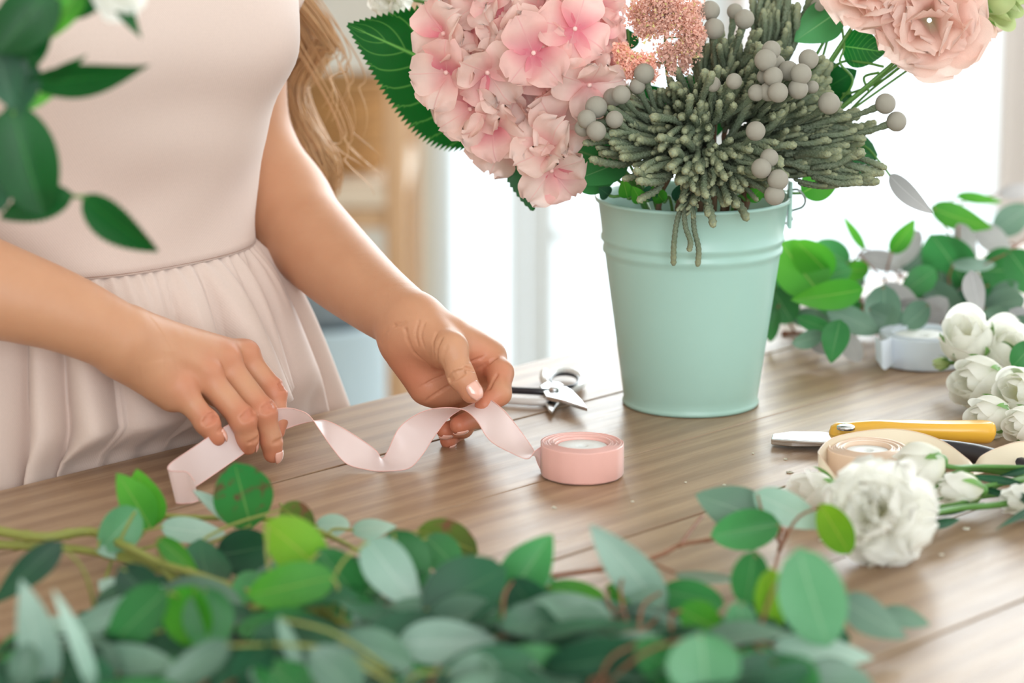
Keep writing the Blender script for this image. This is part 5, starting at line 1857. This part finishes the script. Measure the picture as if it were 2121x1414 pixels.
sprig('brunia sprig rising behind the astilbe', (1480, 250, 2.09), (1500, 90, 2.08), 38, 0.75, balls=(bl(810, 55, 2.06, 0.0078), bl(830, 150, 2.05, 0.0082), bl(990, 100, 2.05, 0.0078), bl(940, 60, 2.08, 0.0065)))
sprig('brunia sprig carrying the cluster of pale balls', (1500, 275, 2.08), (1620, 150, 2.05), 34, 0.75, balls=(bl(1130, 262), bl(1100, 315, 1.99, 0.0085), bl(1155, 335, 2.02), bl(1325, 310, 2.01, 0.0078), bl(1285, 388, 1.99, 0.0082), bl(1270, 465, 1.99, 0.0078), bl(1140, 400, 1.985, 0.0075), bl(1165, 483, 1.98, 0.0078), bl(1115, 480, 1.99), bl(1220, 370, 2.01, 0.0078), bl(1345, 455, 2.02, 0.005), bl(1095, 400, 2.0, 0.006)))
sprig('brunia sprig pointing right with one ball, above the others', (1530, 290, 2.08), (1730, 215, 2.05), 36, 0.62, balls=(bl(1432, 540, 2.0, 0.0085), bl(1727, 542, 2.02, 0.008)))
sprig('brunia sprig pointing far right with a ball at its end', (1540, 305, 2.07), (1790, 262, 2.04), 36, 0.5, balls=(bl(1785, 635, 2.02, 0.0078),))
sprig('brunia sprig fanning right above the rim', (1580, 330, 2.07), (1770, 318, 2.02), 30, 0.5)
sprig('brunia sprig lowest on the right, tips beyond the rim', (1600, 340, 2.06), (1815, 362, 2.02), 24, 0.34)
sprig('brunia sprig hanging low at the front left', (1450, 320, 2.04), (1340, 350, 1.975), 30, 0.8)
sprig('brunia sprig pointing down over the front rim', (1460, 310, 2.04), (1470, 400, 1.975), 32, 0.85)
sprig('brunia sprig at the front right with four balls', (1470, 310, 2.04), (1600, 355, 1.985), 32, 0.75, balls=(bl(1048, 685, 1.975, 0.0075), bl(1120, 825, 1.975, 0.007), bl(1078, 880, 1.97, 0.0077), bl(1165, 940, 1.97, 0.008), bl(1147, 1020, 1.97, 0.0078)))
sprig('brunia sprig at the frame top, dense and ball-less', (1600, 130, 2.11), (1610, -10, 2.1), 36, 0.6, balls=(bl(1375, 35, 2.1, 0.0065),))
sprig('brunia sprig between the ball cluster and the frame top', (1520, 200, 2.09), (1560, 110, 2.05), 26, 0.9)
sprig('brunia sprig filling the gap under the pale ball cluster', (1540, 280, 2.08), (1640, 215, 2.02), 28, 0.8)
sprig('brunia sprig between the astilbe and the left ball group', (1440, 270, 2.08), (1385, 190, 2.03), 26, 0.7)
sprig('brunia sprig right of the ball cluster, tips upwards', (1590, 260, 2.09), (1700, 160, 2.07), 24, 0.55)
sprig('brunia sprig low in the middle above the bucket rim', (1480, 330, 2.05), (1530, 350, 1.99), 24, 1.1)
# three long fingers hanging over the rim
hf = thing('brunia_sprig', 'brunia twig with three long fingers hanging over the rim', 'flower', Q(1432, 425, 2.0), 'brunia sprigs in the bucket')
for pth in ([(1430, 405, 2.02), (1412, 430, 2.012), (1402, 460, 2.01), (1396, 505, 2.012), (1395, 549, 2.018)], [(1434, 405, 2.02), (1436, 440, 2.008), (1438, 475, 2.008), (1447, 515, 2.012), (1445, 551, 2.016)],
            [(1425, 405, 2.02), (1418, 435, 2.006), (1420, 470, 2.006), (1430, 500, 2.008), (1427, 520, 2.01)]):
    c = catmull([Q(*p) for p in pth], 34)
    V, F, U = tube(c, list(np.linspace(0.0016, 0.0021, 33)) + [0.0012], 8, prof=lambda a, b_: 1.12 if (a + b_) % 2 else 0.9)
    part('finger', V, F, M['brunia'], hf, U)
for q in range(14):
    c = Q(random.uniform(1410, 1450), random.uniform(395, 425), 2.005)
    d = nrm(V3(random.uniform(-0.5, 0.5), -0.6, random.uniform(-1.0, 0.1)))
    inst('finger', random.choice(fm), frame_matrix(c, d, random.uniform(0, 6.28), random.uniform(0.35, 0.6)), hf)
stem_to_pot(Q(1432, 405, 2.03), hf, 'brown_stem', 0.002)

# --- astilbe plumes
def plume(label, stem_pts, blobs):
    root = thing('astilbe', label, 'flower', Q(*stem_pts[0]), 'astilbe plumes')
    mb, mt = MB(), MB()
    for (px, py, Y, rx_, ry_, n) in blobs:
        c = Q(px, py, Y)
        s_ = MPP(Y)
        for q in range(int(n * 2.2)):
            g = np.clip(rng.normal(0, 0.5, 3), -1.1, 1.1)
            p = c + g * V3(rx_ * s_, min(rx_, ry_) * s_, ry_ * s_)
            r = rng.uniform(0.0005, 0.0014)
            e = rng.normal(0, 1, (4, 3))
            e = e / np.linalg.norm(e, axis=1)[:, None] * r * 1.5
            tgt = mt if (rng.random() < 0.07) else mb
            tgt.add(p + e, [(0, 1, 2), (0, 2, 3), (0, 3, 1), (1, 3, 2)])
    o = mb.obj('blossom', M['astilbe'], root, False)
    o['kind'] = 'stuff'
    o = mt.obj('pale_anthers', M['astilbe_tip'], root, False)
    o['kind'] = 'stuff'
    sm = MB()
    c = catmull([Q(*p) for p in stem_pts], 20)
    sm.add(*tube(c, 0.0011, 6))
    for (px, py, Y, rx_, ry_, n) in blobs:
        e = Q(px, py, Y)
        i = int(np.argmin(np.linalg.norm(c - e, axis=1)))
        sm.add(*tube(catmull([c[i], (c[i] + e) / 2, e], 6), 0.0006, 5))
    sm.obj('stem', M['stem_green'], root)
    return root
def bb(x, y, Y, rx_, ry_, n):
    return (1150 + x / 2.525, y / 2.525, Y, rx_ / 2.525, ry_ / 2.525, n)
plume('fluffy salmon astilbe plume at the top between hydrangea and brunia', [(1380, 0, 2.04), (1378, 60, 2.04), (1380, 140, 2.05), (1400, 260, 2.08)],
      [bb(520, 20, 2.03, 110, 60, 500), bb(640, 60, 2.03, 90, 70, 500), bb(560, 120, 2.03, 100, 70, 500), bb(700, 150, 2.035, 70, 60, 400), bb(465, 150, 2.03, 50, 60, 250), bb(430, 70, 2.04, 60, 60, 250), bb(730, 60, 2.05, 40, 60, 180),
       bb(700, 240, 2.035, 60, 70, 350), bb(600, 270, 2.03, 75, 45, 300), bb(605, 340, 2.03, 26, 45, 130), bb(680, 330, 2.04, 30, 50, 140), bb(760, 190, 2.04, 30, 40, 120), bb(520, 330, 2.05, 40, 20, 60)])
plume('smaller salmon astilbe plume tucked beside the hydrangea', [(1310, 140, 2.04), (1340, 170, 2.05), (1400, 290, 2.08)],
      [bb(360, 300, 2.03, 45, 60, 260), bb(430, 320, 2.03, 60, 45, 300), bb(400, 370, 2.03, 50, 50, 220), bb(480, 340, 2.03, 40, 50, 200), bb(340, 260, 2.04, 30, 30, 100), bb(500, 400, 2.04, 35, 30, 90)])

# --- ruffled many-petalled flowers
def ruffled(name, label, c, axis, R, mats, n=34, group=None, sq=1.0, jag=0.10, ruf=0.16, seed=0, tmax=100, parent=None, cat='flower', wide=0.62, jit=7):
    root = thing(name, label, cat, c, group)
    ms = []
    for i in range(6):
        V, F, U = petal(1.0, wide, cup=0.25, side=0.25, ruffle=ruf, nr=5, jag=jag, narrow=0.25, curl=0.25, seed=seed * 10 + i, nt=11, ns=13)
        ms.append(make_mesh('petal', V, F, mats[i % len(mats)], U))
    for q in range(n):
        u = (q + 0.5) / n
        tilt = 8 + tmax * u ** 0.85
        L = R * (0.78 + 0.28 * u) * random.uniform(0.92, 1.06)
        Mx = petal_matrix(c, axis, q * 2.39996 + random.uniform(-0.2, 0.2), tilt + random.uniform(-jit, jit), R * 0.04) @ Matrix.Scale(L * (1 + (sq - 1) * abs(math.sin(q * 2.39996 + 0.7))), 4)
        inst('petal', ms[q % 6], Mx, root)
    return root

def rosebud(name, label, c, axis, R, H, group=None, layers=7, opened=0.25, stem=None, mat='whitepetal', cat='flower', sepal=True):
    root = thing(name, label, cat, c, group)
    z = nrm(axis)
    h = V3(0, 0, 1) if abs(z[2]) < 0.9 else V3(1, 0, 0)
    x = nrm(h - z * np.dot(h, z))
    y = np.cross(z, x)
    base = np.array(c) - z * H * 0.5
    for q in range(layers):
        k = q / max(1, layers - 1)                # 0 inner, 1 outer
        a0 = q * 2.39996
        span = 1.15 + 0.25 * (1 - k)
        sc = 0.52 + 0.48 * k
        V, U, F = [], [], []
        nt, ns = 12, 11
        hh = H * (1.0 - 0.10 * k + random.uniform(-0.03, 0.03))
        for i in range(nt):
            t = i / (nt - 1)
            r = R * sc * (math.sin(math.pi * min(1, 0.08 + 0.80 * t)) ** 0.65) * (1 + 0.02 * q)
            if t > 0.72:
                r += R * (opened * k) * ((t - 0.72) / 0.28) ** 2 * 1.2
            for j in range(ns):
                s = j / (ns - 1) * 2 - 1
                # petals are shorter at their sides
                tt = t * (1 - 0.28 * abs(s) ** 2.5)
                a = a0 + s * span * (0.55 + 0.45 * math.sin(math.pi * min(1, t * 0.75 + 0.12)))
                rr_ = r + R * 0.05 * abs(s) ** 3 * k + R * 0.025 * math.sin(4 * a + q) * t
                V.append(base + z * hh * tt + (x * math.cos(a) + y * math.sin(a)) * rr_)
                U.append((0.5 + 0.5 * s, t))
        for i in range(nt - 1):
            for j in range(ns - 1):
                F.append((i * ns + j, i * ns + j + 1, (i + 1) * ns + j + 1, (i + 1) * ns + j))
        part('petal', V, F, M[mat], root, U)
    if sepal:
        for q in range(5):
            a = q * 2 * math.pi / 5 + 0.4
            V, U, F = [], [], []
            for i in range(8):
                t = i / 7
                r = R * (math.sin(math.pi * min(1, 0.08 + 0.80 * t * 0.62)) ** 0.65) * 1.12 + 0.0008
                for j in range(5):
                    s = j / 4 * 2 - 1
                    aa = a + s * 0.30 * (1 - t) ** 0.7 + 0.0
                    V.append(base + z * (H * 0.62 * t) + (x * math.cos(aa) + y * math.sin(aa)) * r)
                    U.append((0.5 + 0.5 * s, t))
            for i in range(7):
                for j in range(4):
                    F.append((i * 5 + j, i * 5 + j + 1, (i + 1) * 5 + j + 1, (i + 1) * 5 + j))
            part('sepal', V, F, M['sepal'], root, U)
        V, F, U = uvsphere(base - z * 0.002, R * 0.32, 12, 8)
        part('receptacle', V, F, M['stem_green'], root, U)
    if stem is not None:
        pts = [base] + [np.array(p) for p in stem]
        V, F, U = tube(catmull(pts, 24), 0.0017, 7)
        V[:, 2] = np.maximum(V[:, 2], TZ + 0.0003)
        part('stem', V, F, M['stem_green'], root, U)
    return root

# lisianthus at the top right of the bouquet
for lab, px, py, Y, ax, R, n in (('open pink lisianthus with frilled petals, largest at the top right', 1925, 42, 2.06, (-0.1, -1, 0.15), 0.041, 17),
                                 ('pink lisianthus at the top edge above the green leaf, seen from below', 1800, -18, 2.07, (-0.1, -0.85, 0.45), 0.036, 14),
                                 ('half hidden pink lisianthus at the far right top corner', 2010, 0, 2.12, (0.4, -0.8, 0.3), 0.032, 12)):
    c = Q(px, py, Y)
    f = ruffled('lisianthus', lab, c, nrm(V3(*ax)), R, [M['lisi']], n, 'pink lisianthus', jag=0.035, ruf=0.09, seed=int(px), tmax=84, wide=0.78, jit=12)
    stem_to_pot(c + V3(0, 0.01, -0.01), f, 'stem_green', 0.0014)
c = Q(2078, 15, 2.08)
f = rosebud('lisianthus', 'pale green closed lisianthus bud at the top right corner', c, nrm(V3(0.5, -0.5, -0.3)), 0.014, 0.03, None, 6, 0.5, None, 'greenbud')
stem_to_pot(c + V3(-0.01, 0.005, 0.012), f, 'stem_green', 0.0012)
c = Q(2046, 62, 2.08)
f = rosebud('lisianthus', 'tiny drooping pink bud under the green one', c, nrm(V3(0.5, -0.2, -0.8)), 0.006, 0.018, None, 5, 0.5, None, 'lisi')
stem_to_pot(c + V3(-0.008, 0.002, 0.008), f, 'stem_green', 0.0009)
# thin twisting stems right of the brunia
tg = thing('green_twig', 'thin branching green stems under the lisianthus', 'greenery', Q(1700, 300, 2.1))
sm = MB()
for pth in ([(1885, 125, 2.06), (1850, 150, 2.07), (1800, 190, 2.09), (1750, 240, 2.1), (1700, 300, 2.11)], [(1830, 138, 2.07), (1790, 130, 2.08), (1740, 130, 2.09), (1690, 180, 2.1), (1650, 260, 2.11)],
            [(1745, 60, 2.09), (1748, 100, 2.08), (1740, 130, 2.08), (1765, 160, 2.08), (1760, 185, 2.08), (1735, 215, 2.09), (1690, 290, 2.1)], [(1820, 150, 2.07), (1790, 160, 2.08), (1800, 190, 2.08)],
            [(1720, 60, 2.1), (1700, 130, 2.1), (1670, 200, 2.1), (1640, 300, 2.1)], [(1880, 125, 2.06), (1830, 165, 2.08), (1770, 190, 2.1), (1745, 195, 2.1)]):
    sm.add(*tube(catmull([Q(*p) for p in pth], 24), 0.0010, 6))
sm.obj('stem', M['stem_green'], tg)
c = Q(808, -8, 2.14)
f = ruffled('carnation', 'small white carnation peeking in at the top left of the bouquet', c, nrm(V3(-0.3, -0.8, -0.2)), 0.017, [M['whitepetal']], 18, jag=0.08, ruf=0.12, seed=5)
stem_to_pot(c + V3(0.01, 0, 0), f, 'stem_green', 0.0014, mid=Q(980, 60, 2.14))

# --- white flowers lying on the right of the table
def tp(px, py, h):
    return P(px, py, h)
c = tp(1822, 1062, 0.032)
fc = ruffled('carnation', 'big open white carnation lying nearest on the right of the table', c, nrm(V3(-0.35, -0.85, 0.35)), 0.0285, [M['whitepetal']], 24, None, jag=0.045, ruf=0.15, seed=3, tmax=108, wide=0.66, jit=20, sq=1.22)

V, F, U = tube(catmull([c + V3(0.005, 0.01, -0.005), tp(1900, 1068, 0.02), tp(1990, 1052, 0.014), tp(2060, 1046, 0.012), tp(2180, 1030, 0.010)], 24), [0.0045, 0.005, 0.004] + [0.0022] * 21, 8)
part('stem', V, F, M['stem_green'], fc, U)
for b_, t_, hw in (((1900, 1068), (2040, 1040), 9), ((1905, 1090), (1990, 1075), 10), ((2130, 1040), (1985, 1000), 7), ((1925, 1075), (1905, 1112), 5), ((2160, 1045), (2060, 1098), 8)):
    leaf(fc, P(b_[0], b_[1], 0.014), P(t_[0], t_[1], 0.012), hw * MPP(1.85), 'euc_dark', roll=10, kind='lance', bend=0.05, fold=0.3)
c = tp(1842, 1118, 0.012)
ruffled('carnation', 'low half-opened white carnation under the big one', c, nrm(V3(0.1, -0.9, -0.1)), 0.0185, [M['whitepetal']], 18, None, jag=0.05, ruf=0.12, seed=8, tmax=90, wide=0.7, jit=14)
BUD = 'white rosebuds lying on the right of the table'
rosebud('rose', 'white rosebud left of the big carnation, half behind a leaf', tp(1686, 1016, 0.016), nrm(V3(-0.85, -0.35, 0.3)), 0.0135, 0.032, BUD, 8, 0.5, [tp(1730, 1045, 0.012), tp(1800, 1050, 0.008)])
rosebud('rose', 'white rosebud above right of the big carnation', tp(1900, 972, 0.028), nrm(V3(-0.8, -0.5, -0.12)), 0.0155, 0.036, BUD, 9, 0.25, [tp(1975, 967, 0.028), tp(2040, 966, 0.022), tp(2200, 970, 0.016)])
rosebud('rose', 'small white rosebud between the green stems', tp(1985, 1014, 0.018), nrm(V3(-0.9, -0.25, 0.1)), 0.0115, 0.031, BUD, 7, 0.4, [tp(2050, 1005, 0.018), tp(2200, 985, 0.014)])
rosebud('rose', 'white rosebud cut off by the right edge of the photo, lowest', tp(2120, 1036, 0.014), nrm(V3(-0.9, -0.25, 0.1)), 0.011, 0.03, BUD, 7, 0.4, [tp(2170, 1030, 0.014), tp(2260, 1020, 0.01)])
for lab, px, py, h, ax, R, Hh, op in (
        ('fuzzy open white rose at the top of the right bunch', 2004, 697, 0.045, (-0.3, -0.6, 0.8), 0.0185, 0.038, 0.5),
        ('wide open white rose right of the top one', 2085, 722, 0.035, (0.1, -0.7, 0.6), 0.0195, 0.036, 0.6),
        ('white rosebud below the fuzzy open rose', 2022, 790, 0.024, (-0.75, -0.6, 0.15), 0.0180, 0.040, 0.3),
        ('creamy white rose at the right edge beside the buds', 2108, 812, 0.026, (-0.5, -0.7, 0.3), 0.0170, 0.038, 0.4),
        ('white rosebud lowest in the right bunch', 2046, 862, 0.016, (-0.85, -0.5, 0.1), 0.0140, 0.032, 0.35),
        ('white rosebud at the right edge just above the yellow handle end', 2116, 878, 0.016, (-0.8, -0.6, 0.1), 0.0120, 0.028, 0.3)):
    c = tp(px, py, h)
    rosebud('rose', lab, c, nrm(V3(*ax)), R, Hh, BUD, 10, op, [c + V3(0.03, 0.012, -0.008), c + V3(0.09, 0.02, -h + 0.008), c + V3(0.2, 0.03, -h + 0.006)])
c = tp(1948, 752, 0.022)
rosebud('rose', 'tiny greenish bud in front of the white ribbon roll', c, nrm(V3(-0.95, -0.2, 0)), 0.0048, 0.0135, BUD, 5, 0.1, [c + V3(0.02, 0.0, 0.0), c + V3(0.06, 0.01, -0.01)], 'greenbud')
gs = thing('cut_stems', 'loose bundle of cut green stems at the right edge', 'greenery', tp(2050, 1000, 0.01))
sm = MB()
for pth in ([(1960, 985, 0.014), (2010, 972, 0.016), (2080, 980, 0.014), (2200, 1000, 0.01)], [(1895, 1052, 0.012), (1990, 1042, 0.012), (2080, 1000, 0.014), (2200, 970, 0.012)], [(1895, 1034, 0.01), (1960, 1034, 0.01), (2060, 1020, 0.01), (2200, 1010, 0.01)],
            [(1975, 1040, 0.008), (2060, 1025, 0.009), (2200, 1015, 0.01)], [(2060, 1000, 0.016), (2130, 990, 0.014), (2220, 975, 0.01)], [(2030, 970, 0.02), (2100, 975, 0.016), (2200, 985, 0.01)]):
    sm.add(*tube(catmull([tp(*p) for p in pth], 20), 0.0016, 7))
sm.obj('stem', M['stem_green'], gs)
for b_, t_, hw in (((2130, 1005), (1990, 985), 8), ((2110, 1022), (2180, 1060), 9), ((2070, 985), (2150, 965), 7), ((2100, 700), (2150, 690), 12)):
    leaf(gs, P(b_[0], b_[1], 0.018), P(t_[0], t_[1], 0.02), hw * MPP(1.9), 'euc_dark', roll=10, kind='lance', bend=0.08, fold=0.3)

# --- bits of petal on the table
for i, (px, py) in enumerate(((1636, 979), (1627, 952), (2002, 1096), (1936, 1103), (1150, 1053), (1147, 1052), (1262, 1243), (1500, 1005), (1310, 1040), (560, 1080), (1420, 1000), (1700, 1120), (1950, 1150), (1560, 940), (700, 1075))):
    c = P(px, py, 0.0)
    s_ = random.uniform(0.0008, 0.0016) if i not in (0, 2) else 0.0026
    V, F, U = uvsphere(c + V3(0, 0, 0.0005), (s_, s_ * 0.7, 0.0006), 8, 5)
    V = V + rng.normal(0, s_ * 0.12, V.shape)
    V[:, 2] = np.maximum(V[:, 2], TZ + 0.0001)
    o = part('petal_crumb', V, F, M['whitepetal'], None, U)
    tag(o, 'tiny white petal crumb ' + ('left of the leftmost rosebud, larger one', 'left of the loose cream turn', 'right of the big carnation, larger one', 'below the carnation stem', 'below left of the pink roll',
        'touching the crumb below left of the pink roll', 'between the front greenery and the pink roll', 'midway between the pink roll and the carnation', 'just right of the pink roll base', 'between the pink ribbon end and the front leaves',
        'right of the pink roll, on the wide plank', 'above the rightmost front leaves', 'below the low half-opened carnation', 'in front of the mint bucket, by the blade tip', 'above the middle eucalyptus bough')[i], 'crumb', 'petal crumbs on the table')

# ------------------------------------------------------------------ foreground rose foliage at the top left
vs = thing('vase', 'white ceramic vase on the table just left of the frame holding the blurred foliage', 'vase', V3(-0.47, 1.50, TZ))
V, F = lathe([(0.001, 0.002), (0.045, 0.002), (0.05, 0.01), (0.062, 0.06), (0.058, 0.12), (0.04, 0.17), (0.036, 0.19), (0.042, 0.205), (0.038, 0.206), (0.032, 0.19), (0.05, 0.12), (0.054, 0.06), (0.04, 0.012), (0.001, 0.01)], (-0.47, 1.50, TZ), 48)
part('vase_body', V, F, M['vase'], vs)
YF = 1.56
rf = thing('rose_foliage', 'blurred dark green leafy stem hanging into the top left corner', 'greenery', V3(-0.47, 1.50, TZ + 0.2))
sm = MB()
sp_ = [V3(-0.47, 1.50, TZ + 0.03), V3(-0.46, 1.50, TZ + 0.22), Q(-330, -300, 1.52), Q(0, -150, 1.55), Q(180, -50, YF), Q(135, 30, YF), Q(95, 90, YF), Q(55, 170, YF), Q(25, 240, YF)]
sm.add(*tube(catmull(sp_, 60), 0.0018, 7))
sm.add(*tube(catmull([Q(60, 170, YF), Q(30, 330, YF + 0.01), Q(90, 395, YF + 0.01), Q(158, 407, YF), Q(178, 406, YF)], 24), 0.0011, 6))
sm.add(*tube(catmull([Q(190, -60, YF), Q(150, 10, YF), Q(120, 60, YF)], 12), 0.0012, 6))
sm.obj('stem', M['stem_green'], rf)
for b_, t_, hw, m_, kd, ro, sr in (
        ((20, 215), (92, 448), 66, 'dark_leaf', 'round', 5, 0), ((0, 235), (0, 440), 38, 'euc_dark', 'round', 10, 0), ((152, 402), (0, 452), 36, 'dark_leaf', 'ovate', 15, 14),
        ((172, 404), (328, 520), 38, 'dark_leaf', 'ovate', 35, 14), ((45, 172), (312, 134), 34, 'dark_leaf', 'lance', 35, 0), ((100, 165), (182, 112), 14, 'dark_leaf', 'acute', 10, 0),
        ((240, -12), (294, 80), 18, 'dark_leaf', 'acute', 10, 0), ((110, -30), (-5, 110), 58, 'dark_leaf', 'round', 0, 0), ((60, -10), (72, 130), 42, 'dark_leaf', 'ovate', 20, 0), ((170, -30), (105, 80), 30, 'euc_bright', 'ovate', 20, 0),
        ((120, -20), (135, 60), 12, 'euc_silver', 'ovate', 20, 0), ((25, 220), (125, 188), 16, 'euc_bright', 'acute', 20, 0), ((60, 120), (40, 240), 34, 'euc_dark', 'ovate', 10, 0), ((-10, 100), (30, 230), 40, 'euc_dark', 'ovate', 0, 0), ((-20, 30), (80, 90), 44, 'dark_leaf', 'ovate', 10, 0), ((40, 60), (15, 190), 40, 'dark_leaf', 'ovate', 10, 0), ((90, 50), (50, 160), 30, 'dark_leaf', 'ovate', 20, 0), ((215, -40), (160, 40), 26, 'dark_leaf', 'ovate', 0, 0)):
    leaf(rf, Q(b_[0], b_[1], YF), Q(t_[0], t_[1], YF + random.uniform(-0.01, 0.01)), hw * MPP(YF), m_, roll=ro, kind=kd, serr=sr, twist=15, on_table=False)
c = Q(245, -22, YF)
f = ruffled('rose', 'blurred white flower at the top left edge of the frame', c, nrm(V3(0.3, -0.6, 0.2)), 0.0165, [M['whitepetal']], 18, None, jag=0.02, ruf=0.05, seed=9)
V, F, U = tube(catmull([c, Q(200, -60, YF), Q(0, -180, 1.55), Q(-330, -260, 1.52), V3(-0.465, 1.51, TZ + 0.22), V3(-0.47, 1.50, TZ + 0.03)], 30), 0.0016, 6)
part('stem', V, F, M['stem_green'], f, U)
